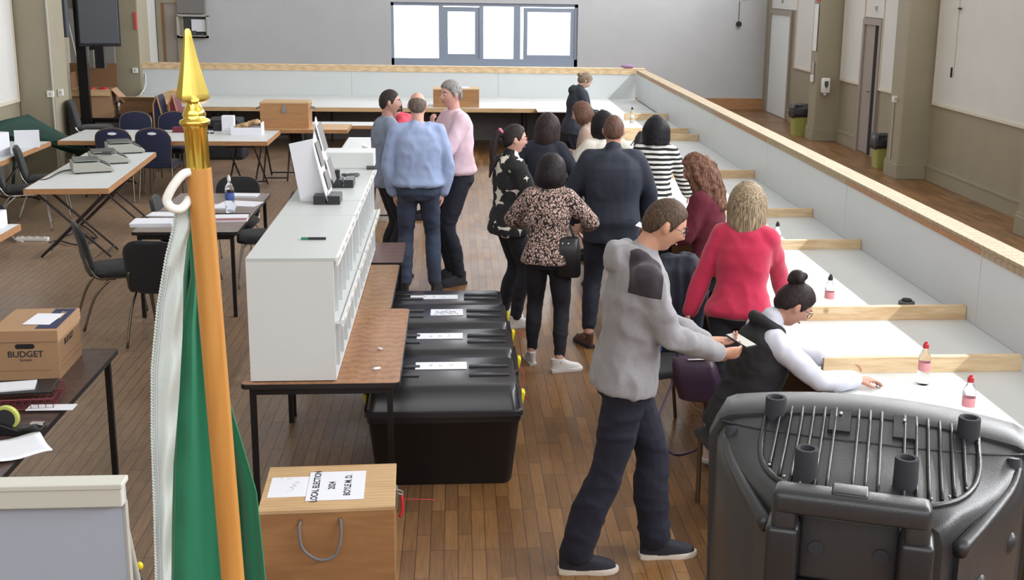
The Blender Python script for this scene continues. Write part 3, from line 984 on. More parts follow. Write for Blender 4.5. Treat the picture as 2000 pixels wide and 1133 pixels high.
# power strip and cables under it
t = thing('power_strip', 'white power strip lying on the floor under the scales table', 'power strip', W(64, 470, 0), R_(-4))
b = BM(); box(b, -.17, .17, -.03, .03, 0, .04, bev=.008); obj('body', b, 'white', t)
for i in range(4):
    b = BM(); box(b, -.13 + .08 * i - .02, -.13 + .08 * i + .02, -.02, .02, .04, .047); obj('socket', b, 'pvc', t)
b = BM(); tube(b, smoothpath([W(96, 474, .02), W(115, 470, .02), W(150, 478, .02), W(185, 470, .02), W(150, 458, .02), W(190, 465, .02), W(160, 440, .02), W(145, 455, .02), W(120, 462, .02)], 6), .008)
tag(obj('power_cable', b, 'ink', smooth=True), 'black cable tangled on the floor right of the white power strip', 'cable')
b = BM(); tube(b, smoothpath([W(45, 472, .02), W(30, 468, .02), W(18, 455, .02)], 5), .008); tag(obj('power_cable', b, 'white', smooth=True), 'white flex leading left from the power strip', 'cable')
for px, py, q in ((180, 334, 'nearest'), (214, 317, 'middle'), (244, 297, 'farthest')):
    p = W(px, py, .74)
    t = thing('weighing_scale', 'grey flat weighing scale on the white table, ' + q + ' of the three', 'scale', (p.x, p.y, .74), R_(-68), 'weighing scales')
    t.scale = (1.2, 1.2, 1.15)
    b = BM(); prism(b, [(-.17, .012), (.17, .012), (.17, .035), (.05, .10), (-.17, .10)], -.15, .15, 'x', mx=Matrix.Rotation(0, 4, 'Z')); obj('housing', b, 'scale', t, bevel=.006)
    b = BM(); box(b, -.14, .14, -.15, .06, .112, .122, bev=.004); cyl(b, (0, -.04, .10), (0, -.04, .113), .03); obj('weighing_plate', b, 'steelpan', t)
    b = BM(); prism(b, [(.07, .092), (.145, .052), (.145, .058), (.07, .098)], -.12, .12, 'x'); obj('keypad', b, 'scaledark', t)
    for fx in (-.12, .12):
        for fy in (-.13, .13):
            b = BM(); cyl(b, (fx, fy, 0), (fx, fy, .014), .018, n=10); obj('foot', b, 'ink', t)
b = BM(); tube(b, smoothpath([W(150, 330, .75), W(120, 335, .75), W(95, 348, .75), W(78, 352, .74)], 6), .006)
tag(obj('scale_cable', b, 'ink', smooth=True), 'thin dark lead running across the table from the nearest scale', 'cable')
# paper/plate bits on scale 2
b = BM(); box(b, -.05, .05, -.04, .04, 0, .03); o = obj('dark_tray', b, 'scaledark'); p = W(210, 302, .88); o.location = (p.x, p.y, .8815); tag(o, 'small dark tray lying on the middle scale', 'tray')

# chairs
def at(px, py, z=0):
    p = W(px, py, z); return (p.x, p.y, 0)
chair_blue('blue banquet chair tucked in front of the long table, left of the near pair', (-4.24, 15.36, 0), 0)
chair_blue('blue banquet chair tucked in front of the long table, right of the near pair', (-3.75, 15.38, 0), R_(-3))
chair_blue('blue banquet chair behind the long table, left of the far pair', (-4.44, 16.72, 0), R_(180))
chair_blue('blue banquet chair behind the long table, right of the far pair', (-3.92, 16.74, 0), R_(180))
chair_black('black padded chair beside the scales table, nearer the left wall', (-4.76, 14.15, 0), R_(-75))
chair_black('black padded chair at the left edge beside the scales table with a blue garment', (-4.76, 13.45, 0), R_(-72))
chair_black('black padded chair at the left of the papers table, its back to the camera side', (-2.76, 9.72, 0), R_(-66), frame='bronze')
chair_black('black padded chair pulled up to the near side of the papers table', (-2.26, 9.22, 0), R_(-8), frame='bronze')
chair_black('black padded chair at the far side of the papers table', (-2.17, 11.62, 0), R_(178))
chair_black('black padded chair at the right of the papers table, mostly under it', (-1.78, 10.95, 0), R_(100))
chair_black('black padded chair behind the pole at the left of the papers table', (-2.42, 10.85, 0), R_(-85))
for i, q in enumerate(('lowest', 'middle', 'topmost')):
    t = chair_black('black padded chair in the stack by the near left pillar, ' + q + ' of three', (-5.02, 17.05, .12 * i), R_(-80), 'stacked black chairs by the pillar')
# blue garment on the left edge chair
b = BM(); ell(b, (0, 0, 0), (.22, .2, .26)); ell(b, (.05, .05, -.18), (.2, .16, .2)); o = obj('blue_coat', b, 'bluefab', smooth=True); o.scale = (.7, .7, .7); o.location = (-4.92, 12.85, .26); tag(o, 'navy blue coat heaped on the chair at the left edge', 'coat')
# things in the left rear corner
t = thing('folded_canopy', 'dark green canvas canopy slumped against the near left pillar', 'canopy', (-5.55, 16.0, 0))
b = BM()
rg = []
random.seed(3)
for (x, y, z, w, h) in ((-.28, -.5, .82, .08, .10), (-.15, -.35, .80, .12, .16), (.0, -.1, .84, .14, .17), (.12, .1, .76, .13, .14), (.32, .25, .62, .12, .11), (.55, .35, .48, .10, .08), (.75, .42, .38, .06, .05)):
    rg.append([Vector((x + random.uniform(-.02, .02), y + w * math.cos(k / 12 * 2 * pi), z + h * math.sin(k / 12 * 2 * pi) + random.uniform(-.02, .02))) for k in range(12)])
loft(b, rg)
obj('canvas', b, 'tarp', t, smooth=True)
b = BM(); tube(b, [(-.28, -.6, .86), (.75, .3, .44)], .02); tube(b, [(-.2, -.2, 0), (-.1, -.2, .8)], .02); tube(b, [(.5, .3, 0), (.5, .3, .45)], .02); obj('frame_tube', b, 'tarp', t)
# dark folding table in the corner, with cartons on it
fold_table('folding_table', 'black folding table in the rear left corner carrying open cartons', (-5.75, 18.25, 0), R_(-2), 1.0, 1.75, 'ink', H=.70)
t = thing('open_carton', 'large brown carton with its tall back flap up on the corner table', 'box', (-5.40, 18.45, .70), R_(3))
b = BM()
box(b, -.28, .28, -.20, -.19, 0, .42); box(b, -.28, .28, .19, .20, 0, .42); box(b, -.28, -.27, -.19, .19, 0, .42); box(b, .27, .28, -.19, .19, 0, .42); box(b, -.27, .27, -.19, .19, 0, .02)
obj('carton_body', b, 'card', t)
b = BM(); prism(b, [(-.38, .42), (.30, .42), (.30, .78), (-.38, .78)], .20, .208, 'y'); obj('flap', b, 'carddark', t)
b = BM(); prism(b, [(-.19, .42), (.19, .42), (.14, .66), (-.14, .66)], -.29, -.284, 'x', mx=Matrix.Translation((0, 0, 0))); obj('flap', b, 'carddark', t)
b = BM(); box(b, 0, .26, -.18, .18, -.004, .004, mx=Matrix.Translation((.28, 0, .42)) @ Matrix.Rotation(R_(48), 4, 'Y')); obj('flap', b, 'card', t)
b = BM(); box(b, -.27, .27, -.004, .004, -.10, 0, mx=Matrix.Translation((0, -.205, .42)) @ Matrix.Rotation(R_(-12), 4, 'X')); obj('flap', b, 'plytop', t)
b = BM()
for i in range(9): ell(b, (random.uniform(-.2, .2), random.uniform(-.1, .1), .40), (.06, .05, .04), u=8, v=6)
o = obj('carton_contents', b, 'red', smooth=True); o.location = (-5.40, 18.45, .70); tag(o, 'reddish packed contents in the large open carton', 'packing', kind='stuff')
t = thing('open_carton', 'lower dark brown carton with pale flaps right of the tall carton', 'box', (-4.72, 18.60, .70), R_(-4))
b = BM(); box(b, -.30, .30, -.2, .2, 0, .24); obj('carton_body', b, 'carddark', t)
for x, a in ((.3, 30), (-.3, -200)):
    b = BM(); box(b, 0, .2, -.18, .18, -.004, .004, mx=Matrix.Translation((x, 0, .245)) @ Matrix.Rotation(R_(a), 4, 'Y')); obj('flap', b, 'card', t)
b = BM(); box(b, -.28, .28, -.004, .004, 0, .14, mx=Matrix.Translation((0, -.2, .24)) @ Matrix.Rotation(R_(60), 4, 'X')); obj('flap', b, 'plytop', t)
# pale heap of paper on the far counter
b = BM(); prism(b, [(0, 0), (.9, .0), (.85, .18), (.4, .22), (.12, .1)], 0, .45, 'y'); o = obj('paper_stack', b, 'pine'); o.location = (-5.05, 19.9, ZC); tag(o, 'pale yellow stack of board at the left end of the far counter', 'stack')
# two folded blue/purple chair backs between carton and far counter
for i, (dx, q) in enumerate(((0, 'left'), (.20, 'right'))):
    t = thing('folded_chair', 'upholstered chair seen edge-on before the far counter, ' + q + ' of two', 'chair', (-4.28 + dx, 17.75 + .1 * i, 0), 0, 'upholstered chairs seen edge-on')
    b = BM(); prism(b, [(-.05, .45), (.05, .45), (.06, .8), (.02, 1.06), (-.01, 1.10), (-.05, 1.0)], -.2, .2, 'y'); obj('backrest', b, 'bluefab' if i == 0 else 'wire', t, bevel=.01)
    b = BM(); tube(b, [(-.055, -.2, .44), (-.055, -.2, .98), (.0, -.2, 1.1)], .012); tube(b, [(.06, -.2, .44), (.065, -.2, .8), (.0, -.2, 1.1)], .012); obj('back_frame', b, 'pineedge', t)
    b = BM(); box(b, -.04, .36, -.2, .2, .42, .47, bev=.01); obj('seat', b, 'bluefab', t)
    for lx in (-.03, .34):
        for ly in (-.18, .18):
            b = BM(); cyl(b, (lx, ly, 0), (lx, ly, .42), .012, n=8); obj('leg', b, 'bronze', t)
# low black equipment under far counter
b = BM(); box(b, -.45, .45, -.25, .25, 0, .5, bev=.04); box(b, -.1, .4, -.26, .26, .5, .62, bev=.03); o = obj('equipment_case', b, 'ink'); o.location = (-3.75, 19.0, 0); tag(o, 'black equipment case on the floor before the far counter', 'case')
b = BM(); ell(b, (0, 0, .22), (.75, .35, .42)); ell(b, (-.55, 0, .15), (.35, .3, .35)); o = obj('dark_cover', b, 'ink', smooth=True); o.location = (-4.35, 18.15, 0); o.scale = (.6, .5, 1); o.location.z = .20; tag(o, 'dark dust cover heaped beside the stacked black chairs', 'cover')
# screens on a black stand
t = thing('screen_stand', 'black wheeled stand holding a large dark grey screen before the left recess', 'stand', (-5.40, 18.0, 0))
b = BM(); box(b, -.10, .04, .04, .12, .05, 3.2); obj('column', b, 'blackmetal', t)
b = BM(); box(b, -.34, .45, -.02, .12, .02, .08); box(b, -.06, .06, -.3, .3, .02, .08); obj('base', b, 'blackmetal', t)
b = BM(); box(b, -.02, .52, -.05, .03, 1.80, 3.2, bev=.01, mx=Matrix.Rotation(R_(14), 4, 'Z')); obj('screen', b, 'tvgrey', t)
b = BM(); box(b, -.04, .54, -.03, .05, 1.76, 3.2, bev=.01, mx=Matrix.Rotation(R_(14), 4, 'Z')); obj('bezel', b, 'ink', t)
b = BM(); box(b, .10, .30, .0, .10, 1.45, 1.78); obj('bracket', b, 'blackmetal', t)
b = BM(); box(b, .10, .18, -.04, 0, 1.45, 1.72, bev=.01); obj('remote_holder', b, 'chrome', t)
t = thing('display_board', 'pale grey board hanging left of the dark screen in the recess', 'board', (-5.72, 18.25, 2.30))
b = BM(); box(b, -.02, .35, 0, .03, .0, 1.2); obj('board', b, 'pvc', t)
b = BM(); box(b, -.03, .36, -.01, .0, -.02, .0); obj('frame', b, 'bead', t)
b = BM(); box(b, 0, .14, 0, .1, 0, 1.6); o = obj('loudspeaker', b, 'tvgrey', bevel=.02); o.location = (-5.52, 17.35, 1.92); tag(o, 'tall dark grey speaker column on the near left pillar', 'speaker')

# left wall table: cartons + papers
t = thing('carton', 'white carton standing on the left wall table, a black square mark on it', 'box', (-5.35, 14.12, .74), R_(-20))
b = BM(); box(b, -.17, .17, -.13, .13, 0, .26, bev=.003); obj('carton_body', b, 'paper', t)
b = BM(); box(b, .08, .13, -.134, -.131, .12, .18); obj('square_mark', b, 'ink', t)
b = BM(); box(b, -.14, .14, 0, .006, 0, .21, mx=Matrix.Rotation(R_(-8), 4, 'X')); o = obj('paper_sheet', b, 'paper'); o.location = (-5.15, 14.75, .74); o.rotation_euler = (0, 0, R_(12)); tag(o, 'upright printed white sheet beside the carton on the left wall table', 'paper')
t = thing('carton', 'red and white carton on the table corner at the left edge', 'box', (-3.86, 9.98, .74))
b = BM(); box(b, -.2, .12, -.12, .12, 0, .13, bev=.003); obj('carton_body', b, 'paper', t)
b = BM(); box(b, -.2, .12, -.124, -.121, .015, .05); box(b, -.2, .12, -.124, -.121, .07, .10); obj('red_band', b, 'signred', t)
# items on the far trestle table
t = thing('carton', 'upright white box at the right of the long trestle table', 'box', W(447, 256, .74))
b = BM(); box(b, -.08, .08, -.06, .06, 0, .21, bev=.003); obj('carton_body', b, 'paper', t)
t = thing('paper_tray', 'low white open box holding crumpled paper at the right end of the long trestle table', 'tray', W(484, 262, .74))
b = BM(); box(b, -.20, .20, -.12, -.11, 0, .10); box(b, -.20, .20, .11, .12, 0, .10); box(b, -.2, -.19, -.11, .11, 0, .1); box(b, .19, .2, -.11, .11, 0, .16); box(b, -.19, .19, -.11, .11, 0, .01); obj('tray', b, 'paper', t)
b = BM()
for i in range(6): ell(b, (-.12 + .05 * i, random.uniform(-.05, .05), .09 + .015 * i), (.05, .05, .04), u=8, v=6)
o = obj('crumpled_paper', b, 'plytop', smooth=True); o.location = W(484, 262, .74); tag(o, 'crumpled yellowish paper heaped in the low white box', 'paper', kind='stuff')
b = BM(); box(b, -.09, .09, -.06, .06, 0, .07, bev=.006); o = obj('red_box', b, 'wire'); o.location = W(352, 258, .74); tag(o, 'small dark red box on the long table left of the gilded spearhead base', 'box')
b = BM(); box(b, -.05, .05, -.05, .05, 0, .10, bev=.006); o = obj('black_box', b, 'ink'); o.location = W(425, 255, .74); tag(o, 'small black box beside the upright white box on the long table', 'box')
b = BM(); box(b, -.03, .03, -.03, .03, 0, .02, bev=.006); box(b, .05, .10, -.03, .03, 0, .015, bev=.004); o = obj('small_gadget', b, 'ink'); o.location = W(403, 261, .74); tag(o, 'small dark gadget lying on the long trestle table', 'gadget')

# papers table (grey brown top, black edge)
fold_table('folding_table', 'grey-brown folding table covered with papers and a water bottle', (-2.66, 9.78, 0), 0, 1.83, .86, 'greytop')
def sheaf(px, py, w, d, h, rz, label, m='paper', name='paper_stack', z=.74, grp=None):
    b = BM()
    n = max(1, int(h / .006))
    random.seed(int(px + py))
    for i in range(n):
        ox, oy, ra = random.uniform(-.006, .006), random.uniform(-.006, .006), random.uniform(-.02, .02)
        box(b, -w / 2, w / 2, -d / 2, d / 2, i * h / n, (i + .8) * h / n, mx=Matrix.Translation((ox, oy, 0)) @ Matrix.Rotation(ra, 4, 'Z'))
    o = obj(name, b, m); o.location = W(px, py, z); o.rotation_euler = (0, 0, rz)
    return tag(o, label, 'paper', grp)
sheaf(300, 438, .34, .24, .03, R_(3), 'thick stapled paper stack at the near left corner of the papers table')
sheaf(325, 420, .30, .18, .012, R_(-4), 'thin sheaf of paper just behind the thick stack on the papers table')
sheaf(470, 398, .36, .24, .006, R_(-14), 'loose white sheets spread at the right of the papers table')
sheaf(475, 383, .28, .16, .018, R_(-4), 'far paper pad at the right of the papers table')
sheaf(436, 405, .22, .20, .012, R_(6), 'paper pad left of the water bottle on the papers table')
t = thing('ring_binder', 'white ring binder with black spine lying at the near right of the papers table', 'binder', W(450, 430, .74), R_(4))
b = BM(); box(b, -.13, .15, -.08, .08, .0, .012); box(b, -.13, .15, -.08, .08, .03, .036); obj('cover', b, 'paper', t)
b = BM(); box(b, -.125, .14, -.07, .075, .013, .029); obj('page_block', b, 'pinklabel', t)
bottle(W(450, 414, .74), 'large clear water bottle with a blue label standing among the papers', 'white', 'bluelabel', h=.31, r=.043)
b = BM(); box(b, -.16, .16, -.006, .006, 0, .012); o = obj('black_pen', b, 'ink'); o.location = W(452, 419, .74); tag(o, 'black pen lying before the water bottle on the papers table', 'pen')

# small table with the plain ballot box
x_table('trestle_table', 'small pine-edged trestle table under the far wooden ballot box', (-2.75, 16.62, 0), 0, 1.25, .68, legs=(.08,), thick=.05, top='plytop')
def ballot_box(label, loc, rz, w, d, h):
    t = thing('ballot_box', label, 'ballot box', loc, rz)
    b = BM(); box(b, -w / 2, w / 2, -d / 2, d / 2, 0, h - .02, bev=.003); obj('box_body', b, 'ply', t)
    b = BM(); box(b, -w / 2 - .004, w / 2 + .004, -d / 2 - .004, d / 2 + .004, h - .02, h, bev=.003); obj('lid', b, 'plytop', t)
    return t
t = ballot_box('plain wooden ballot box with hasp and rope handles on the small far table', (-2.37, 16.95, .74), 0, .66, .42, .36)
b = BM(); box(b, -.02, .02, -.222, -.214, .22, .33); box(b, -.03, .03, -.228, -.222, .22, .27); obj('hasp', b, 'steelpan', t)
for s in (-1, 1):
    b = BM(); tube(b, smoothpath([(s * .31, -.08, .27), (s * .38, -.06, .27), (s * .41, 0, .25), (s * .38, .06, .27), (s * .31, .08, .27)], 4), .008); obj('rope_handle', b, 'rope', t, smooth=True)
# garment hung on a chair at (575, 300)
t = thing('draped_coat', 'black coat hanging over a chair left of the tent-fold display', 'coat', W(583, 348, 0) + Vector((0, .25, 0)))
b = BM()
loft(b, [[Vector((x * k + sx, y * k * .7, z)) for x, y in roundrect(-.09, .09, -.12, .12, .05)] for z, k, sx in ((.14, .35, .03), (.3, .75, .0), (.55, 1.0, -.04), (.75, 1.15, -.07), (.9, .9, -.05), (.98, .4, -.02))])
obj('cloth', b, 'blackfab', t, smooth=True)
b = BM(); tube(b, [(.05, -.1, .14), (.06, -.12, 0)], .01); tube(b, [(-.05, .2, .45), (-.06, .25, 0)], .01); obj('chair_leg', b, 'chrome', t)
# white tables beyond the shelves
x_table('trestle_table', 'white trestle table just beyond the white shelf units', (-1.42, 13.9, 0), 0, .9, 1.95, legs=(.5,))
b = BM(); box(b, -.22, .22, -.15, .15, 0, .004); o = obj('paper_sheet', b, 'paper'); o.location = W(700, 298, .741); tag(o, 'flat white sheet on the table beyond the shelf units', 'paper')
b = BM(); prism(b, [(-.1, 0), (.12, 0), (-.08, .09)], -.1, .1, 'y'); o = obj('folded_sheet', b, 'paper'); o.location = W(722, 296, .742); tag(o, 'folded white sheet propped beside the grey-blue shirt man on the far white table', 'paper')
x_table('trestle_table', 'white low table seen between the ballot box and the bending woman', W(603, 245, .66) + Vector((0, 0, -.66)), 0, 2.0, .5, H=.66, legs=(.5,), thick=.05)
t = ballot_box('plain wooden box on the far counter behind the balding man', (.0, 19.9, ZC), 0, .75, .45, .30)
for px, py, lb in ((795, 208, 'left'), (842, 199, 'right')):
    b = BM(); box(b, -.16, .16, -.1, .1, 0, .012); o = obj('paper_sheet', b, 'paper'); o.location = W(px, py, ZC) if lb == 'left' else Vector((.05, 19.9, ZC + .30)); tag(o, 'white paper on the ' + ('far counter left of the wooden box' if lb == 'left' else 'lid of the far counter wooden box'), 'paper')

# ================================================================ SHELF UNITS ON TABLES
fold_table('folding_table', 'oak-effect folding table with black legs under the near end of the white shelves', (-1.12, 5.95, 0), 0, 1.45, .82, 'formica')
fold_table('folding_table', 'plain worn teak folding table under the middle of the white shelves', (-1.12, 7.41, 0), 0, 1.22, .70, 'formica2', H=.735)
fold_table('folding_table', 'dark red mahogany folding table at the far end of the white shelves', (-1.12, 8.645, 0), 0, .70, .72, 'mahog', H=.745)
def shelf_unit(y0, y1, label, ncol, h=.655):
    x0, x1, zb = -1.07, -.63, .746
    t = thing('pigeonhole_shelf', label, 'shelf', (x0, y0, zb), 0, 'white pigeonhole shelf units')
    L = y1 - y0; w = x1 - x0
    b = BM(); box(b, 0, w, 0, .016, 0, h - .018); box(b, 0, w, L - .016, L, 0, h - .018); box(b, 0, w, .016, L - .016, 0, .016); box(b, 0, .008, .016, L - .016, .016, h - .018)
    obj('carcass', b, 'laminate', t)
    b = BM(); box(b, 0, w + .012, 0, L, h - .018, h); obj('top_board', b, 'shelftop', t)
    b = BM(); box(b, .02, w + .03, .018, L - .018, .30, .316); obj('middle_shelf', b, 'laminate', t)
    for xr, z0, z1, za in ((w + .03, .285, .322, .296), (w + .012, h - .045, h, h - .022)):
        b = BM(); box(b, xr, xr + .012, .018, L - .018, z0, z1); rail = obj('label_rail', b, 'white', t)
        for i in range(ncol):
            y = .03 + (L - .06) * i / ncol
            b = BM(); box(b, xr + .012, xr + .0135, y, y + .10, za, za + .016); obj('label_slip', b, 'pvc' if i % 2 else 'greyink', rail)
    for i in range(1, ncol):
        y = L * i / ncol
        b = BM(); box(b, .01, w, y - .005, y + .005, .017, .299); box(b, .01, w, y - .005, y + .005, .317, h - .019); obj('divider', b, 'laminate', t)
    return t
shelf_unit(5.99, 7.12, 'white pigeonhole shelf unit nearest the camera, carrying the black marker', 5)
shelf_unit(7.125, 7.60, 'white pigeonhole shelf unit between the marker and the display stands', 2)
shelf_unit(7.605, 8.70, 'white pigeonhole shelf unit under the folded display card', 5)
shelf_unit(8.705, 9.10, 'white pigeonhole shelf unit at the far end by the grey-blue shirt man', 2)
ZS = .746 + .655
b = BM(); box(b, -.22, .22, 0, .25, 0, .12, bev=.004); o = obj('white_box', b, 'laminate'); o.location = (-.84, 8.95, ZS); tag(o, 'low white box closing the far end of the shelf tops', 'box')
b = BM(); tube(b, [(-.03, .0, .015), (.05, .0, .015)], .014); o = obj('grey_clip', b, 'scaledark'); o.location = (-.64, 8.9, ZS); tag(o, 'small grey clip at the far corner of the shelf top', 'clip')
t = thing('marker_pen', 'flat black and green marker lying on the nearest shelf top', 'pen', W(613, 468, ZS))
b = BM(); box(b, -.065, .065, -.009, .009, 0, .012); obj('body', b, 'ink', t)
b = BM(); box(b, -.068, -.03, -.0095, .0095, 0, .0125); obj('cap', b, 'green', t)
# display card and stands
def bench(pxl, label, w=.165):
    p = W(pxl[0], pxl[1], ZS)
    t = thing('display_stand', label, 'stand', p, 0, 'black slotted display stands')
    b = BM(); box(b, -w / 2, -.008, -.09, .09, 0, .055); box(b, .008, w / 2, -.09, .09, 0, .055); box(b, -.008, .008, -.09, .09, 0, .012); obj('base', b, 'speakerdk', t, bevel=.002)
    b = BM(); cyl(b, (-w / 2 + .02, .07, .055), (-w / 2 + .02, .07, .10), .018); obj('knob', b, 'ink', t)
    return p
p1 = bench((641, 395), 'black slotted stand holding the near edge of the folded display card')
p2 = bench((672, 363), 'black slotted stand holding the far edge of the folded display card', .14)
t = thing('display_card', 'tall white folded display card with grey photo panels on the shelf top', 'sign', (p1.x, p1.y, ZS + .013))
# leaf with pictures runs in depth (along y) ; second leaf turned to the camera
b = BM(); prism(b, [(-.05, .0), (.62, .0), (1.05, .42), (.30, .47), (-.05, .10)], -.004, .004, 'x')
b.free()
b = BM(); prism(b, [(-.06, 0), (.78, 0), (.86, .46), (.02, .36), (-.06, .06)], -.004, .004, 'x', mx=Matrix.Rotation(R_(3.5), 4, 'Z'))
lf_ = obj('side_leaf', b, 'paper', t); lf_.rotation_euler = (0, R_(-9), 0)
b = BM(); box(b, .0045, .007, .10, .26, .20, .36); box(b, .0045, .007, .40, .62, .26, .44); box(b, .0045, .007, .12, .3, .04, .16); box(b, .0045, .007, .4, .6, .04, .2); obj('photo', b, 'mirror', lf_)
b = BM(); prism(b, [(-.02, -.005), (-.175, .005), (-.205, .375), (-.055, .395)], .02, .028, 'y'); o = obj('front_leaf', b, 'paper', t)
t.rotation_euler = (0, R_(-5), 0)
b = BM(); ell(b, (0, 0, .012), (.05, .035, .014)); ell(b, (-.06, .02, .01), (.025, .02, .012)); ell(b, (.02, .04, .01), (.03, .02, .012)); o = obj('key_bunch', b, 'scaledark', smooth=True); o.location = W(689, 345, ZS); tag(o, 'dark bunch of keys on the shelf top behind the display stands', 'keys')
for px, py, rz, lb, s in ((735, 722, .4, 'near', .022), (741, 683, -.5, 'far', .014)):
    b = BM(); ell(b, (0, 0, .006), (s, s * .6, .008), u=8, v=5); ell(b, (s * .7, s * .3, .005), (s * .6, s * .5, .006), u=8, v=5)
    o = obj('paper_scrap', b, 'paper'); o.location = W(px, py, .74); o.rotation_euler = (0, 0, rz); tag(o, 'small white paper scrap on the oak-effect table, the ' + lb + ' one', 'paper')

# ================================================================ BLACK TRUNKS
def trunk(label, x0, x1, y0, y1, sheet, zt=.56, notexture=False):
    w, d = (x1 - x0), (y1 - y0)
    t = thing('storage_trunk', label, 'trunk', ((x0 + x1) / 2, (y0 + y1) / 2, 0), 0, 'black storage trunks')
    hb = zt * .72
    def rr(kx, ky, r=.05): return roundrect(-w / 2 * kx, w / 2 * kx, -d / 2 * ky, d / 2 * ky, r)
    b = BM(); loft(b, [[Vector((p[0], p[1], z)) for p in rr(kx, ky)] for z, kx, ky in ((0, .84, .86), (.02, .86, .88), (hb * .9, .95, .96), (hb * .92, .97, .98), (hb, .97, .98))]); obj('trunk_body', b, 'trunkbody', t, smooth=35)
    b = BM(); loft(b, [[Vector((p[0], p[1], z)) for p in rr(kx, ky)] for z, kx, ky in ((hb + .001, 1.0, 1.0), (hb + .03, 1.0, 1.0), (hb + .035, .965, .96), (zt - .03, .93, .86), (zt - .005, .91, .80), (zt, .89, .76))]); lid = obj('lid', b, 'trunklid', t, smooth=35)
    b = BM()
    for sx in (-1, 1):
        for yy in (-.12, .12):
            box(b, sx * w * .29 - w * .13, sx * w * .29 + w * .13, yy * d - .018, yy * d + .018, zt - .004, zt + .010, bev=.006)
    obj('lid_rib', b, 'trunklid', lid, smooth=35)
    for s in (-1, 1):
        b = BM(); box(b, -.012, .012, -.04, .04, -.055, .03, bev=.008, mx=Matrix.Translation((s * (w / 2 + .008), 0, hb + .01)) @ Matrix.Rotation(s * R_(12), 4, 'Y')); obj('latch', b, 'yellow', t, smooth=35)
    if sheet:
        sx0, sx1, sy0, sy1, kind = sheet
        s = thing('label_sheet', 'placeholder', 'paper', ((x0 + x1) / 2, (y0 + y1) / 2, zt + .001), 0)
        b = BM(); box(b, sx0, sx1, sy0, sy1, 0, .0025); obj('sheet', b, 'paper', s)
        if kind == 'hand':
            random.seed(int(label.__len__()))
            b = BM()
            for i in range(3):
                cx = sx0 + (sx1 - sx0) * (.3 + .2 * i)
                pts = [(cx + random.uniform(-.012, .012), (sy0 + sy1) / 2 + random.uniform(-.025, .025), .0028) for _ in range(6)]
                tube(b, pts, .0012, 4)
            obj('handwriting', b, 'greyink', s)
        else:
            b = BM()
            for i, yy in enumerate((.75, .55, .42, .3, .18)):
                ww = (.1, .34, .3, .36, .4)[i]
                xc = (sx0 + sx1) / 2
                hh = .008 if i == 1 else .003
                q = int(ww * 40)
                for k in range(q):
                    if (k * 7 + i) % 5:
                        xa = xc - ww * (sx1 - sx0) + 2 * ww * (sx1 - sx0) * k / q
                        box(b, xa, xa + .7 * 2 * ww * (sx1 - sx0) / q, sy0 + (sy1 - sy0) * yy - hh, sy0 + (sy1 - sy0) * yy + hh, .0025, .003)
            obj('printed_lines', b, 'ink', s)
        return t, s
    return t, None
TK = [
    (-.52, .37, 6.28, 6.94, (-.17, .13, .03, .16, 'hand'), 'black storage trunk nearest the camera with yellow latches', 'white handwritten sheet on the nearest trunk lid'),
    (-.55, .38, 6.96, 7.53, (-.17, .12, .0, .12, 'hand'), 'black storage trunk second from the camera', 'white handwritten sheet taped on the second trunk lid'),
    (-.53, .37, 7.55, 8.12, (-.10, .12, -.05, .10, 'print'), 'black storage trunk third from the camera', 'printed cream sheet on the third trunk lid'),
    (-.55, .36, 8.14, 8.62, (-.24, .10, -.06, .05, 'hand'), 'black storage trunk farthest from the camera at the feet of the balding man', 'white handwritten sheet on the farthest trunk lid'),
]
for x0, x1, y0, y1, sh, lb, sl in TK:
    t, s = trunk(lb, x0, x1, y0, y1, sh, .58 if y0 < 8 else .55)
    s['label'] = sl
for pxy, q in (((1070, 672), 'upper'),):
    pass
b = BM(); tube(b, smoothpath([Vector((.36, 7.3, .42)), Vector((.42, 7.2, .36)), Vector((.40, 7.1, .28)), Vector((.44, 6.98, .26))], 5), .0035); tag(obj('red_tag_wire', b, 'red', smooth=True), 'thin red tie hanging from the second trunk latch', 'tie')
b = BM(); tube(b, smoothpath([Vector((.36, 7.85, .44)), Vector((.42, 7.80, .45)), Vector((.47, 7.78, .42))], 5), .0035); tag(obj('red_tag_wire', b, 'red', smooth=True), 'thin red tie hanging from the third trunk latch', 'tie')

# ================================================================ NEAR BALLOT BOX
zt = .42
pN = W(505, 1002, zt); pR = W(765, 985, zt); pF = W(763, 905, zt)
wB = (pR - pN).length + .015; dB = .50
angB = R_(2)
cx_, cy_ = (pN.x + pR.x) / 2 - .005, (pN.y + pR.y) / 2 + dB / 2
t = ballot_box('wooden ballot box with rope handle and printed notice on the floor before the shelves table', (cx_, cy_, 0), angB, wB, dB, zt)
BB = t
b = BM(); tube(b, smoothpath([(-.12, -dB / 2 + .0, .36), (-.125, -dB / 2 - .02, .33), (-.11, -dB / 2 - .035, .24), (-.04, -dB / 2 - .04, .185), (.03, -dB / 2 - .04, .20), (.06, -dB / 2 - .035, .27), (.065, -dB / 2 - .02, .34), (.06, -dB / 2, .365)], 7), .0065, 10); obj('rope_handle', b, 'rope', t, smooth=True)
b = BM()
for x in (-.12, .06):
    cyl(b, (x, -dB / 2 - .002, .363), (x, -dB / 2 + .004, .363), .012, n=14)
obj('rope_hole', b, 'carddark', t)
b = BM(); box(b, wB / 2, wB / 2 + .012, -.03, .03, .30, .40); tube(b, [(wB / 2 + .012, -.02, .38), (wB / 2 + .035, -.02, .37), (wB / 2 + .035, .02, .37), (wB / 2 + .012, .02, .38)], .004); obj('hasp', b, 'steelpan', t)
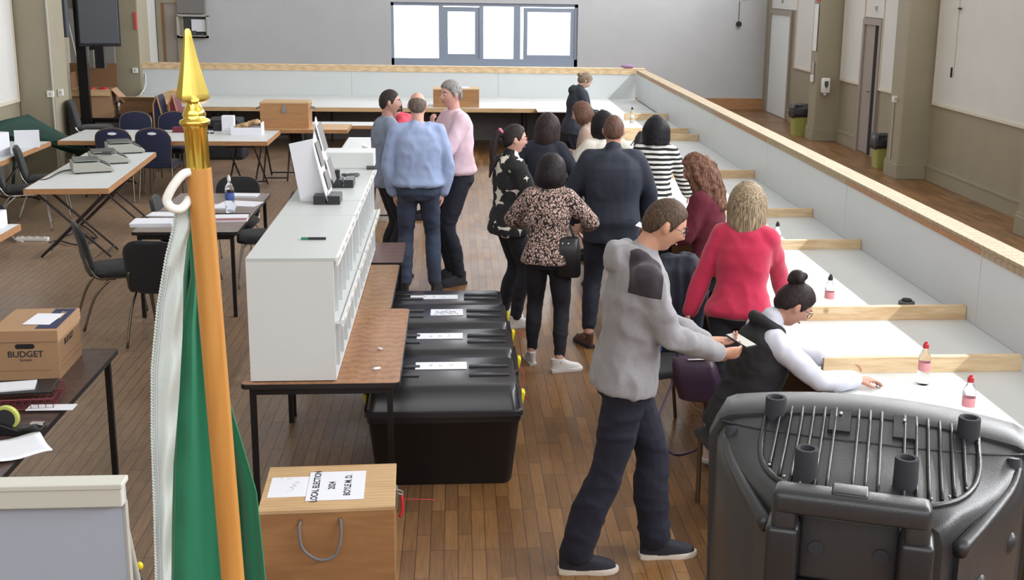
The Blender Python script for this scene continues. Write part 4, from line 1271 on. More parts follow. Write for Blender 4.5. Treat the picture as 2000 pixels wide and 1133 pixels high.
b = BM(); tube(b, smoothpath([(wB / 2 + .03, 0, .37), (wB / 2 + .035, -.02, .30), (wB / 2 + .02, -.03, .26)], 4), .008); tube(b, smoothpath([(wB / 2 + .03, 0, .34), (wB / 2 + .12, .0, .335), (wB / 2 + .19, .02, .32)], 4), .002); obj('red_seal', b, 'red', t, smooth=True)
# notices on it
s = thing('notice_sheet', 'printed notice reading LOCAL ELECTION 2024 BOYLE M.D. on the near ballot box', 'paper', (cx_, cy_, zt + .0012), angB)
b = BM(); box(b, -.105, .165, -.165, .165, 0, .002); obj('sheet', b, 'paper', s)
def ttx(body, x, size, nm='lettering'):
    text(nm, body, 'ink', s, size, Matrix.Translation((x, 0, .0022)) @ Matrix.Rotation(R_(90), 4, 'Z'), .0002, bold=.0012)
ttx('LOCAL ELECTION', -.065, .044); ttx('2024', .01, .044); ttx('BOYLE M. D.', .085, .044)
s2 = thing('notice_sheet', 'white handwritten sheet tucked under the printed notice on the near ballot box', 'paper', (cx_, cy_, zt + .0004), angB)
b = BM(); box(b, -.285, -.09, -.11, .12, 0, .0007); obj('sheet', b, 'paper', s2)
b = BM(); tube(b, smoothpath([(-.20, -.05, .001), (-.17, -.02, .001), (-.19, .0, .001), (-.16, .01, .001), (-.18, .03, .001), (-.15, .05, .001), (-.17, .06, .001)], 4), .001, 4); obj('handwriting', b, 'greyink', s2)
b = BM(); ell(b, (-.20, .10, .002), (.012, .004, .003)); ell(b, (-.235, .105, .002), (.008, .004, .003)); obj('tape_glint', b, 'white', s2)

# ================================================================ BUDGET BOX TABLE
tp = W(233, 680, .74)
t = fold_table('folding_table', 'dark brown folding table at the left edge carrying the budget archive box', (tp.x - .86, tp.y - 1.83, 0), R_(0), 1.83, .86, 'darktop', skip=(0, 1))
nl = W(30, 738, .74); nr = W(118, 741, .74)
bx = thing('archive_box', 'brown cardboard archive box printed BUDGET with a lid and hand hole', 'box', (nr.x, nr.y, .741), R_(2))
wb_, db_, hb_ = .35, .42, .26
wb_ = .325
b = BM(); box(b, -wb_, 0, 0, db_, 0, hb_); obj('box_body', b, 'card', bx)
b = BM(); box(b, -wb_ - .006, .006, -.006, db_ + .006, hb_ - .055, hb_ + .006); lid = obj('lid', b, 'card', bx, bevel=.002)
b = BM(); prism(b, roundrect(-wb_ / 2 - .048, -wb_ / 2 + .048, hb_ - .092, hb_ - .066, .0125), -.0015, .001, 'y'); obj('hand_hole', b, 'dark', bx)
text('lettering', 'BUDGET', 'ink', bx, .046, Matrix.Translation((-wb_ / 2 - .0, -.001, .138)) @ Matrix.Rotation(R_(90), 4, 'X'), .0003, bold=.0007)
text('lettering', 'System', 'ink', bx, .022, Matrix.Translation((-wb_ / 2 - .0, -.001, .108)) @ Matrix.Rotation(R_(90), 4, 'X'), .0003)
b = BM(); box(b, -wb_ + .03, -.03, -.0012, .0, .05, .052); box(b, .0, .0012, .04, db_ - .04, .08, .082); box(b, .0, .0012, .04, db_ - .04, .05, .052); obj('printed_line', b, 'carddark', bx)
text('lettering', 'BUDGET', 'ink', bx, .044, Matrix.Translation((.0012, db_ * .48, .165)) @ Matrix.Rotation(R_(90), 4, 'Z') @ Matrix.Rotation(R_(90), 4, 'X'), .0003, bold=.0006)
b = BM(); box(b, -.115, -.008, .03, db_ - .01, hb_ + .006, hb_ + .0075); obj('printed_panel', b, 'signblue', lid)
text('lettering', 'BUDGET', 'plytop', lid, .035, Matrix.Translation((-.05, db_ * .68, hb_ + .0076)) @ Matrix.Rotation(R_(90), 4, 'Z'), .0002, bold=.001)
b = BM(); box(b, -.21, -.07, .09, .30, 0, .0015, mx=Matrix.Rotation(R_(-3), 4, 'Z')); o = obj('label_sheet', b, 'paper'); o.location = (nr.x, nr.y, .741 + hb_ + .0078); tag(o, 'white label sheet taped on the lid of the budget archive box', 'paper')
# bottle at left edge
bottle((nl.x - .10, nl.y + .02, .74), 'water bottle with a red cap at the left edge beside the budget box', 'red', 'pinklabel', h=.235, r=.038)
# wire basket tray with black folder and papers
t = thing('wire_tray', 'dark red wire letter tray on the dark table before the budget box', 'tray', W(70, 790, .74) + Vector((-.10, .02, 0)), R_(6))
b = BM()
for z in (.012, .06):
    tube(b, [(-.24, -.13, z), (.2, -.13, z), (.2, .13, z), (-.24, .13, z)], .004, 6, closed=True)
for i in range(14):
    x = -.24 + .44 * i / 13
    tube(b, [(x, -.13, .06), (x, -.13, .012), (x, .13, .012), (x, .13, .06)], .0018, 5)
for i in range(8):
    y = -.13 + .26 * i / 7
    tube(b, [(.2, y, .06), (.2, y, .012), (-.24, y, .012), (-.24, y, .06)], .0018, 5)
obj('wire_frame', b, 'wire', t)
t = thing('document_folder', 'black document folder resting in the dark red wire tray', 'folder', W(60, 765, .80) + Vector((-.10, .04, 0)), R_(8))
b = BM(); box(b, -.24, .20, -.10, .10, 0, .014, bev=.004); obj('cover', b, 'blackplastic', t)
b = BM(); box(b, -.14, .11, -.07, .06, .0, .008, mx=Matrix.Translation((.0, -.01, .015)) @ Matrix.Rotation(R_(5), 4, 'Z')); o = obj('paper_sheet', b, 'paper'); o.location = t.location; o.rotation_euler = (0, 0, R_(8)); tag(o, 'folded white paper lying on the black folder before the budget box', 'paper')
b = BM(); box(b, -.10, .12, -.05, .03, 0, .003); o = obj('gridded_sheet', b, 'paper'); o.location = W(98, 795, .752) ; tag(o, 'white sheet in the bottom of the dark red wire tray', 'paper')
t = thing('tape_dispenser', 'black tape dispenser with a yellow-green roll on the dark table', 'tape dispenser', W(25, 850, .74) + Vector((0, .02, 0)), R_(-4))
b = BM(); prism(b, [(-.16, 0), (.13, 0), (.14, .035), (.10, .05), (.03, .03), (-.06, .06), (-.15, .05)], -.035, .035, 'y'); obj('base', b, 'blackplastic', t, bevel=.006)
b = BM()
n = 28
rg = [[Vector((-.03 + r * math.cos(2 * pi * k / n), y, .075 + r * math.sin(2 * pi * k / n))) for k in range(n)] for r, y in ((.058, -.012), (.058, .012), (.045, .012), (.045, -.012))]
loft(b, rg, cap=False, closed=True)
obj('tape_roll', b, mat('tape_yellow_green', (186, 192, 96), .3), t, smooth=40)
b = BM(); cyl(b, (-.03, -.016, .075), (-.03, .016, .075), .045, n=24); obj('hub', b, 'ink', t, smooth=40)
b = BM(); box(b, .08, .14, -.014, .014, .048, .055); obj('blade', b, 'chrome', t)
b = BM()
def sh(u, v):
    return Vector((-.2 + .4 * u, -.14 + .26 * v, .006 + .012 * math.sin(u * 5 + v * 3) ** 2))
g = [[sh(i / 12, j / 8) for i in range(13)] for j in range(9)]
vt = [[b.verts.new(p) for p in r] for r in g]
for j in range(8):
    for i in range(12):
        b.faces.new((vt[j][i], vt[j][i + 1], vt[j + 1][i + 1], vt[j + 1][i]))
o = obj('crumpled_sheet', b, 'paper', smooth=True); o.location = W(-5, 885, .742); o.rotation_euler = (0, 0, R_(30)); tag(o, 'crumpled white papers at the near left of the dark table', 'paper')
m = o.modifiers.new('s', 'SOLIDIFY'); m.thickness = .004; m.offset = 1
# near the left edge: foot of a chair handled above; yellow tipped easel foot
# ================================================================ FLIPCHART
pl = D(0, 955, 3.0); pr = D(240, 937, 3.0)
t = thing('flipchart_easel', 'grey flipchart board with a cream top clamp at the lower left corner', 'flipchart', (pr.x, 3.0, 0), R_(0))
zt_ = pr.z
b = BM(); box(b, -.72, 0, -.0, .02, zt_ - 1.0, zt_ - .01); obj('board', b, mat('grey_whiteboard', (168, 176, 190), .35), t)
b = BM(); box(b, -.73, .003, -.03, .0, zt_ - .065, zt_, bev=.004); box(b, -.73, .006, -.034, .03, zt_ - .014, zt_ + .002, bev=.003); obj('clamp_bar', b, mat('cream_clamp', (196, 196, 186), .5), t)
b = BM(); box(b, -.004, .002, -.002, .022, zt_ - 1.0, zt_ - .066); obj('edge_strip', b, 'pvc', t)
for x, y in ((-.70, .10), (-.02, .10)):
    b = BM(); cyl(b, (x, .03, zt_ - .1), (x, y + .45, 0), .012); obj('leg', b, 'pvc', t)
for x in (-.70, -.03):
    b = BM(); cyl(b, (x, .012, zt_ - .9), (x, -.12, 0), .012); obj('leg', b, 'pvc', t)
t = thing('floor_stand_clamp', 'small black clamp with yellow-green tips beside the flipchart at the bottom edge', 'clamp', D(262, 1118, 3.6))
b = BM(); cyl(b, (0, 0, -.02), (0, 0, -t.location.z + .0), .012); obj('post', b, 'ink', t)
b = BM(); ell(b, (0, 0, 0), (.02, .02, .02)); tube(b, [(0, 0, 0), (-.035, 0, .03)], .008); tube(b, [(0, 0, 0), (.02, 0, -.03)], .008); obj('clamp_body', b, 'ink', t, smooth=True)
b = BM(); ell(b, (-.03, 0, .035), (.014, .01, .012)); ell(b, (.018, 0, .022), (.012, .01, .014)); obj('clamp_tip', b, 'yellow', t, smooth=True)
# ================================================================ STAGE, FLAG, LOUDSPEAKER
b = BM(); box(b, -8.5, 8.2, -3, 1.95, 0, 1.1); o = struct('floor_stage', b, 'formica2')
YP = 1.40
pt, pb = D(388, 328, YP), D(455, 1133, YP)
dirp = (pt - pb).normalized()
base = pb + dirp * ((1.13 - pb.z) / dirp.z)
fl = thing('flag', 'green and white flag hanging on a varnished wooden pole with a gilded spearhead', 'flag', base)
def L(p): return p - base
b = BM(); tube(b, [L(base), L(pt)], .0143, 24); obj('pole', b, 'poleorange', fl, smooth=50)
b = BM(); lathe(b, [(.16, -.03), (.16, -.02), (.05, .0), (.03, .06), (.02, .07)], n=32); obj('pole_base', b, 'blackmetal', fl, smooth=40)
ax, ay = frame_of(dirp)
MF = Matrix((( ax.x, ay.x, dirp.x, L(pt).x), (ax.y, ay.y, dirp.y, L(pt).y), (ax.z, ay.z, dirp.z, L(pt).z), (0, 0, 0, 1)))
b = BM()
def fluted(r, z, n=48, k=12, a=.05): return [MF @ Vector((r * (1 + a * math.cos(k * 2 * pi * i / n)) * math.cos(2 * pi * i / n), r * (1 + a * math.cos(k * 2 * pi * i / n)) * math.sin(2 * pi * i / n), z)) for i in range(n)]
loft(b, [fluted(.0128, 0), fluted(.0128, .044), fluted(.0135, .046, a=0), fluted(.0135, .050, a=0)])
fin = obj('ferrule', b, 'gold', fl, smooth=35)
b = BM(); lathe(b, [(.0165, .050), (.0175, .053), (.0165, .056), (.012, .058), (.0135, .062), (.0105, .068), (.0075, .074), (.0065, .078), (.0060, .079)], n=28, M_=MF); obj('finial_knob', b, 'gold', fl, smooth=True)
b = BM()
def star(r, z, q=.42, tw=.35):
    out = []
    for i in range(16):
        rr = r * (1.0 if i % 4 == 0 else (q if i % 4 == 2 else (1 + q) / 2 * .78))
        a = 2 * pi * i / 16 + tw
        out.append(MF @ Vector((rr * math.cos(a), rr * math.sin(a), z)))
    return out
loft(b, [star(.004, .0755), star(.0150, .0775, .9), star(.0222, .0812), star(.0212, .086), star(.0150, .108), star(.0100, .128), star(.0058, .148), star(.0046, .156), star(.0026, .159)]); obj('spearhead', b, 'goldsatin', fl, smooth=50)
b = BM(); tube(b, smoothpath([L(D(px, py, yy)) for px, py, yy in ((372, 336, 1.392), (358, 340, 1.386), (342, 358, 1.382), (330, 378, 1.38), (326, 393, 1.38), (336, 406, 1.38), (352, 408, 1.384), (364, 398, 1.39), (370, 388, 1.396))], 6), .0052, 12); obj('clip', b, 'white', fl, smooth=True)
def edge(tab, y):
    for (y0, x0), (y1, x1) in zip(tab, tab[1:]):
        if y <= y1:
            t = (y - y0) / (y1 - y0); t = t
            return x0 + (x1 - x0) * t
    return tab[-1][1]
WL = [(404, 345), (450, 338), (500, 325), (600, 308), (720, 297), (850, 297), (1000, 302), (1240, 308)]
WR = [(404, 364), (440, 374), (470, 366), (540, 358), (645, 357), (775, 350), (906, 339), (1011, 336), (1240, 334)]
GL = [(404, 366), (440, 370), (540, 350), (700, 342), (900, 330), (1240, 324)]
GR = [(404, 392), (700, 425), (800, 452), (860, 470), (960, 500), (1133, 518), (1240, 522)]
def cloth(nm, LE, RE, y0, y1, yd, m, amp, kf, seed):
    b = BM()
    nu, nv = 48, 60
    g = []
    for j in range(nv + 1):
        py = y0 + (y1 - y0) * j / nv
        xl, xr = edge(LE, py), edge(RE, py)
        row = []
        for i in range(nu + 1):
            u = i / nu
            px = xl + (xr - xl) * u
            dd = yd + amp * min(1, (py - y0) / 250 + .15) * (math.sin(u * kf + seed + .0016 * py) + .35 * math.sin(u * kf * 2.3 + py * .006)) 
            if nm == 'white_stripe':
                dd += .006 * math.sin(py * .045 + u * 4) * u + .012 * (u ** 3)
            row.append(b.verts.new(L(D(px, py, dd))))
        g.append(row)
    for j in range(nv):
        for i in range(nu):
            b.faces.new((g[j][i], g[j][i + 1], g[j + 1][i + 1], g[j + 1][i]))
    o = obj(nm, b, m, fl, smooth=True)
    s = o.modifiers.new('s', 'SOLIDIFY'); s.thickness = .0012
    return o
cloth('green_stripe', GL, GR, 408, 1240, 1.455, 'green', .016, 15.0, .6)
cloth('green_stripe', [(404, 368), (540, 372), (640, 354), (800, 347), (1240, 338)], [(404, 385), (640, 395), (1240, 440)], 430, 1240, 1.428, 'green', .006, 6.0, 1.3)
cloth('white_stripe', WL, WR, 404, 1240, 1.398, 'flagwhite', .004, 4.0, .2)
b = BM()
pts = []
for i in range(700):
    py = 412 + (1235 - 412) * i / 699
    p = L(D(edge(WL, py), py, 1.398))
    a = i * 1.25
    pts.append(p + Vector((.0011 * math.cos(a), .0011 * math.sin(a), 0)))
tube(b, pts, .0011, 5); obj('edge_cord', b, 'flagwhite', fl, smooth=True)
b = BM()
for off in (7, 11):
    tube(b, [L(D(edge(WL, py) + off, py, 1.3935)) for py in range(520, 1236, 12)], .00035, 4)
obj('stitching', b, 'greyink', fl)

# ------------------------------------------------ loudspeaker seen from behind and above
SPM = Matrix.Translation((.602, 1.60, 2.2)) @ Matrix.Rotation(R_(-20.5), 4, 'Z')
sp = thing('loudspeaker', 'large charcoal loudspeaker seen from behind and above at the lower right', 'speaker', (.602, 1.60, 2.2), R_(-20.5))
NS = 33
def sect(y, w, zt, arch, zb, wb, r=.03, sh=2.0):
    """outline in the xz plane: arched top, rounded shoulders, sides falling to the base"""
    pts = []
    for i in range(NS):
        u = -1 + 2 * i / (NS - 1)
        x = u * w
        zz = zt - arch * abs(u) ** sh - (r * max(0, (abs(u) - .90) / .10) ** 2.0)
        pts.append(Vector((x, y, zz)))
    for i in range(1, 9):
        t = i / 8
        pts.append(Vector((w + (wb - w) * t, y, pts[NS - 1].z + (zb - pts[NS - 1].z) * t)))
    pts.append(Vector((-wb, y, zb)))
    for i in range(1, 8):
        t = i / 8
        pts.append(Vector((-wb + (-w + wb) * t, y, zb + (pts[0].z - zb) * t)))
    return pts
b = BM()
loft(b, [sect(.09, .228, -.014, .026, -.62, .215), sect(.08, .234, -.010, .026, -.62, .215), sect(.01, .236, -.012, .026, -.62, .22), sect(.0, .234, -.016, .026, -.62, .22)])
obj('front_baffle', b, 'speaker', sp, smooth=30)
b = BM()
secs = [sect(-.0005, .222, -.018, .028, -.61, .21, .02), sect(-.03, .218, -.022, .030, -.61, .205, .02), sect(-.06, .212, -.028, .034, -.6, .20, .03), sect(-.11, .190, -.033, .036, -.6, .175, .03), sect(-.16, .162, -.036, .030, -.6, .15, .03), sect(-.205, .130, -.040, .022, -.6, .125, .03), sect(-.235, .112, -.046, .018, -.6, .11, .02), sect(-.245, .100, -.056, .014, -.6, .10, .02)]
loft(b, secs)
obj('rear_housing', b, 'speaker', sp, smooth=35)
def topz(x, y):
    ys_ = [(.02, -.012, .236, .026), (-.0, -.018, .222, .028), (-.03, -.022, .218, .030), (-.06, -.028, .212, .034), (-.11, -.033, .19, .036), (-.16, -.036, .162, .030), (-.205, -.040, .130, .022), (-.235, -.046, .112, .018)]
    y = min(.02, max(-.235, y))
    for (a, b2) in zip(ys_, ys_[1:]):
        if a[0] >= y >= b2[0]:
            t = (a[0] - y) / (a[0] - b2[0])
            z, w, ar = [a[k] + (b2[k] - a[k]) * t for k in (1, 2, 3)]
            return z - ar * min(1, abs(x / w)) ** 2
    return -.1
# crease line moulding across the top, corner recesses
b = BM()
tube(b, smoothpath([(xx, yy, topz(xx, yy)) for xx, yy in ((-.215, -.005), (-.16, -.035), (-.06, -.065), (0, -.07), (.06, -.065), (.16, -.035), (.215, -.005))], 6), .0022, 6)
obj('moulding', b, 'speaker', sp, smooth=True)
# ribbed field
def rimy(x): return -.055 - .180 * math.sqrt(max(0, 1 - (abs(x) / .150) ** 2.6))
b = BM()
n = 17
for i in range(n):
    x = -.130 + .260 * i / (n - 1)
    if i in (6, 10):
        continue
    yend = rimy(x) + .008
    pts = []
    for k in range(9):
        y = .012 + (yend - .012) * k / 8
        pts.append((x, y, topz(x, y) + .0035))
    tube(b, pts, .0024, 6)
obj('rib', b, 'speakerdk', sp, smooth=True)
b = BM()
pts = []
for k in range(33):
    a = pi * k / 32
    x = .150 * math.cos(a); y = rimy(x)
    pts.append((x, y, topz(x, y) + .001))
pts = [(.150, .0, topz(.15, .0) + .001)] + pts + [(-.150, .0, topz(.15, .0) + .001)]
tube(b, pts, .0045, 8)
obj('rim_moulding', b, 'speakerdk', sp, smooth=True)
b = BM()
for sx in (-1, 1):
    for k in range(5):
        x = sx * (.13 - .026 * k * .9)
        y = rimy(x) + .010
        ell(b, (x, y, topz(x, y) + .005), (.0022, .0022, .0022), u=8, v=6)
obj('rib_end_glint', b, 'chrome', sp)
for sx in (-.042, .048):
    b = BM()
    pl_ = [(-.016, .0), (.016, .0), (.013, .05), (-.013, .05)]
    loft(b, [[Vector((sx - .017, y, topz(sx, y) - .003)), Vector((sx - .015, y, topz(sx, y) + .0045)), Vector((sx + .015, y, topz(sx, y) + .0045)), Vector((sx + .017, y, topz(sx, y) - .003))] for y in (.010, -.01, -.03, -.05)])
    cl = obj('rib_boss', b, 'speakerdk', sp, smooth=35)
    b = BM(); ell(b, (sx, -.006, topz(sx, .01) + .003), (.003, .003, .003), u=10, v=6); obj('screw', b, 'chrome', cl, smooth=True)
# four hollow rubber feet
for x, y, hgt in ((-.137, .0, 0), (.137, .0, 0), (-.078, -.19, 0), (.050, -.183, 0)):
    zb = topz(x, y) - .004
    b = BM()
    n = 28
    rg = [[Vector((x + r * math.cos(2 * pi * k / n), y + r * math.sin(2 * pi * k / n), z)) for k in range(n)] for r, z in ((.0160, zb), (.0155, -.002), (.0148, 0), (.0105, 0), (.0095, -.003), (.0095, -.025))]
    loft(b, rg)
    obj('rubber_foot', b, 'ink', sp, smooth=35)
# carrying handle bar with sleeves
def rb(b, x0, x1, y0, y1, z0, z1, bev=.008): box(b, x0, x1, y0, y1, z0, z1, bev=bev, seg=3)
b = BM(); rb(b, -.112, .082, -.300, -.258, -.050, -.018, .010); rb(b, -.112, -.080, -.296, -.262, -.075, -.035, .008); rb(b, .050, .082, -.296, -.262, -.075, -.035, .008)
hd = obj('handle', b, 'speaker', sp, smooth=40)
b = BM(); rb(b, -.040, .005, -.290, -.256, -.024, -.0150, .003); obj('release_button', b, 'speakerdk', hd, smooth=40)
b = BM(); rb(b, -.118, -.076, -.300, -.242, -.160, -.068, .007); rb(b, .046, .088, -.300, -.242, -.160, -.068, .007); rb(b, -.112, -.082, -.29, -.242, -.58, -.160, .005); rb(b, .052, .082, -.29, -.242, -.58, -.160, .005); obj('handle_sleeve', b, 'speakerdk', sp, smooth=40)
b = BM(); rb(b, -.078, .048, -.262, -.238, -.152, -.060, .006); obj('back_plate', b, 'speaker', sp, smooth=40)
b = BM(); rb(b, -.078, .048, -.272, -.240, -.60, -.158, .004); cp = obj('control_panel', b, 'ink', sp, smooth=40)
b = BM(); box(b, -.074, .044, -.2735, -.2722, -.1725, -.171); obj('panel_line', b, 'paper', cp)
text('lettering', 'qtx', 'paper', cp, .012, Matrix.Translation((-.055, -.2725, -.182)) @ Matrix.Rotation(R_(90), 4, 'X'), .0003, bold=.0003)
b = BM(); box(b, -.072, -.067, -.2735, -.2722, -.1865, -.1775); ell(b, (-.015, -.273, -.164), (.003, .002, .003), u=8, v=6); obj('panel_mark', b, 'paper', cp)
for x in (-.055, .026):
    b = BM(); cyl(b, (x, -.262, -.106), (x, -.2645, -.106), .010, n=18); obj('screw_recess', b, 'ink', sp)
# side wings between front frame and handle block
for s in (-1, 1):
    b = BM()
    loft(b, [[Vector(p) for p in ((s * .222, -.01, -.07), (s * .18, -.10, -.08), (s * .122, -.235, -.095), (s * .118, -.235, -.58), (s * .17, -.10, -.58), (s * .222, -.01, -.58))], [Vector(p) for p in ((s * .205, -.01, -.07), (s * .16, -.09, -.08), (s * .10, -.215, -.095), (s * .10, -.215, -.58), (s * .15, -.09, -.58), (s * .205, -.01, -.58))]])
    obj('side_wing', b, 'speaker', sp, smooth=30)
    b = BM(); tube(b, smoothpath([(s * .205, -.035, -.058), (s * .190, -.085, -.072), (s * .155, -.17, -.082), (s * .12, -.238, -.095)], 6), [.006 + .0003 * k for k in range(19)], 10); obj('wing_ridge', b, 'speaker', sp, smooth=True)
    b = BM(); cyl(b, (s * .198, -.030, -.044), (s * .198, -.036, -.060), .009, n=18); obj('fixing_hole', b, 'ink', sp)
for (x, y, z) in ((.192, -.085, -.145), (.150, -.16, -.175)):
    b = BM(); ell(b, (x, y, z), (.016, .014, .018), u=16, v=10); obj('boss', b, 'speaker', sp, smooth=True)
# tripod stand
st = thing('speaker_stand', 'black tripod stand holding the charcoal loudspeaker on the stage', 'stand', (.602, 1.60, 1.1))
b = BM(); cyl(b, (0, -.02, .08), (0, -.02, .482), .018, n=16); obj('pole', b, 'blackmetal', st)
for a in (90, 210, 330):
    b = BM(); tube(b, [(0, -.02, .35), (.28 * math.cos(R_(a)), -.02 + .28 * math.sin(R_(a)), .012)], .011); obj('leg', b, 'blackmetal', st)
# ================================================================ PEOPLE
def V(*a): return Vector(a[0]) if len(a) == 1 else Vector(a)


def ik(a, c, l1, l2, pole):
    """middle joint between a and c bending towards pole"""
    d = c - a
    L_ = d.length
    mx = (l1 + l2) * .999
    if L_ > mx:
        c = a + d * (mx / L_); d = c - a; L_ = mx
    u = d.normalized()
    x = (l1 * l1 - l2 * l2 + L_ * L_) / (2 * L_)
    h = math.sqrt(max(0, l1 * l1 - x * x))
    p = pole - u * pole.dot(u)
    if p.length < 1e-5: p = V(0, 1, 0)
    return a + u * x + p.normalized() * h, c


def limb(bm, pts, rad, n=14, flat=1.0):
    path = smoothpath(pts, 4)
    rs = []
    m = len(pts)
    for i in range(m - 1):
        for j in range(4):
            t = j / 4
            t = t * t * (3 - 2 * t)
            rs.append(rad[i] + (rad[i + 1] - rad[i]) * t)
    rs.append(rad[-1])
    tube(bm, path, rs, n, flat=flat)
    ell(bm, pts[0], (rad[0],) * 3, u=12, v=8)
    ell(bm, pts[-1], (rad[-1],) * 3, u=12, v=8)


def torso_rings(bm, rings, o, U, F, R, n=28, p=2.4):
    rg = []
    for (h, w, d, f) in rings:
        c = o + U * h + F * f
        r = []
        for k in range(n):
            a = 2 * pi * k / n
            ca, sa = math.cos(a), math.sin(a)
            x = math.copysign(abs(ca) ** (2 / p), ca) * w
            y = math.copysign(abs(sa) ** (2 / p), sa) * d
            r.append(c + R * x + F * y)
        rg.append(r)
    loft(bm, rg)


def bake(bm, voxel, smooth=4, factor=.5):
    bmesh.ops.recalc_face_normals(bm, faces=bm.faces)
    me = bpy.data.meshes.new('bake_src'); bm.to_mesh(me); bm.free()
    o = bpy.data.objects.new('bake_src', me); COL.objects.link(o)
    r = o.modifiers.new('r', 'REMESH'); r.mode = 'VOXEL'; r.voxel_size = voxel; r.adaptivity = 0
    s = o.modifiers.new('s', 'SMOOTH'); s.iterations = smooth; s.factor = factor
    dg = bpy.context.evaluated_depsgraph_get()
    out = bpy.data.meshes.new_from_object(o.evaluated_get(dg))
    bpy.data.objects.remove(o); bpy.data.meshes.remove(me)
    out.shade_smooth()
    return out


def wrinkle(me, amp, f=(9, 9, 5), seed=0.0, mask=None):
    n = len(me.vertices)
    co = np.empty(n * 3); me.vertices.foreach_get('co', co); co = co.reshape(-1, 3)
    no = np.empty(n * 3); me.vertex_normals.foreach_get('vector', no); no = no.reshape(-1, 3)
    d = np.empty(n)
    for i in range(n):
        c = co[i]
        q = Vector((c[0] * f[0] + seed, c[1] * f[1], c[2] * f[2]))
        v = noise.noise(q) 
        d[i] = (1 - abs(v) * 2.6) * .6 + noise.noise(q * 2.7) * .35 - .25
    if mask is not None:
        d *= mask(co)
    d = np.clip(d, -.35, 1.0)
    co += no * (d * amp)[:, None]
    me.vertices.foreach_set('co', co.ravel())
    me.update()


def mesh_obj(name, me, m, parent=None):
    me.name = name
    me.materials.clear()
    for mm in (m if isinstance(m, (list, tuple)) else [m]):
        me.materials.append(M[mm] if isinstance(mm, str) else mm)
    o = bpy.data.objects.new(name, me); COL.objects.link(o)
    if parent is not None: o.parent = parent
    return o


def g3(d, c, s):  # gaussian on direction grid
    return math.exp(-((d[0] - c[0]) ** 2 / s[0] ** 2 + (d[2] - c[2]) ** 2 / s[2] ** 2))


def head_pt(x, y, z, fem):
    """unit direction -> head surface in head space (m, for a 1.75 m adult)"""
    jaw = max(0.0, -z)
    w = .0745 * (1 - (.30 if fem else .24) * jaw ** 1.6)
    d = .094
    h = .117
    px, py, pz = x * w, y * d, z * h
    if y < 0:
        py *= 1 + .07 * max(0, z) ** .5
        if z < -.25: py *= 1 - .55 * (-.25 - z)
    # flatten the face a little, keep the chin forward
    if y > 0:
        py = y ** .92 * d
        if z < 0: py *= 1 - .10 * math.sin(min(1, -z) * pi * .9)
        if z < -.6: py += .016 * (-z - .6) / .4 * y
        q = (px, 0, pz)
        py += .026 * math.exp(-(px / .011) ** 2 - ((pz + .022) / .017) ** 2) * (1 if y > .3 else 0)
        py += .011 * math.exp(-(px / .009) ** 2 - ((pz - .004) / .022) ** 2) * (1 if y > .3 else 0)
        for s in (-1, 1):
            py -= .010 * math.exp(-((px - s * .032) / .017) ** 2 - ((pz - .010) / .013) ** 2)
            py += .003 * math.exp(-((px - s * .030) / .02) ** 2 - ((pz - .034) / .008) ** 2)
            py += .004 * math.exp(-((px - s * .036) / .018) ** 2 - ((pz + .022) / .02) ** 2)
        py += .005 * math.exp(-(px / .022) ** 2 - ((pz + .056) / .008) ** 2)
        py -= .003 * math.exp(-(px / .02) ** 2 - ((pz + .074) / .006) ** 2)
        py += .005 * math.exp(-(px / .018) ** 2 - ((pz + .092) / .012) ** 2)
    return Vector((px, py, pz))


def head_mesh(bm, MX, fem):
    nu, nv = 56, 44
    rg = []
    for j in range(1, nv):
        th = pi * j / nv
        rg.append([MX @ head_pt(math.sin(th) * math.cos(2 * pi * i / nu), math.sin(th) * math.sin(2 * pi * i / nu), -math.cos(th), fem) for i in range(nu)])
    loft(bm, rg)
    for s in (-1, 1):
        r = Matrix.Rotation(s * R_(18), 3, 'Z')
        ell(bm, MX @ Vector((s * .077, -.006, .0)), (.011, .021, .031), rot=(MX.to_3x3().normalized() @ r), u=12, v=8)


def hair_cap(bm, MX, fem, thick, line, top=None):
    """closed shell: outside the skull where hair grows, just under the skin elsewhere"""
    nu, nv = 72, 48
    rg = []
    for j in range(1, nv):
        th = pi * j / nv
        ring = []
        for i in range(nu):
            a = 2 * pi * i / nu
            x, y, z = math.sin(th) * math.cos(a), math.sin(th) * math.sin(a), -math.cos(th)
            p = head_pt(x, min(y, .999), z, fem)
            if y > 0:
                base = Vector((x * .0745, y * .094, z * .117))
                p = base if z > .2 else p
            az = abs(math.degrees(math.atan2(x, y)))
            hl = 0
            tab = line
            for (a0, h0), (a1, h1) in zip(tab, tab[1:]):
                if a0 <= az <= a1:
                    hl = h0 + (h1 - h0) * (az - a0) / (a1 - a0)
            k = (p.z - hl) / .012
            k = max(0, min(1, k * .5 + .5))
            if top is not None:
                k *= top(x, y, z)
            n = Vector((x / .8, y, z)).normalized()
            p = p + n * (thick * k - .012 * (1 - k))
            ring.append(MX @ p)
        rg.append(ring)
    loft(bm, rg)


SHORT = [(0, .070), (35, .062), (55, .045), (72, .012), (82, -.022), (90, .006), (100, .02), (112, -.03), (135, -.058), (180, -.066)]
LONGL = [(0, .072), (40, .055), (60, .02), (80, -.03), (100, -.06), (180, -.09)]


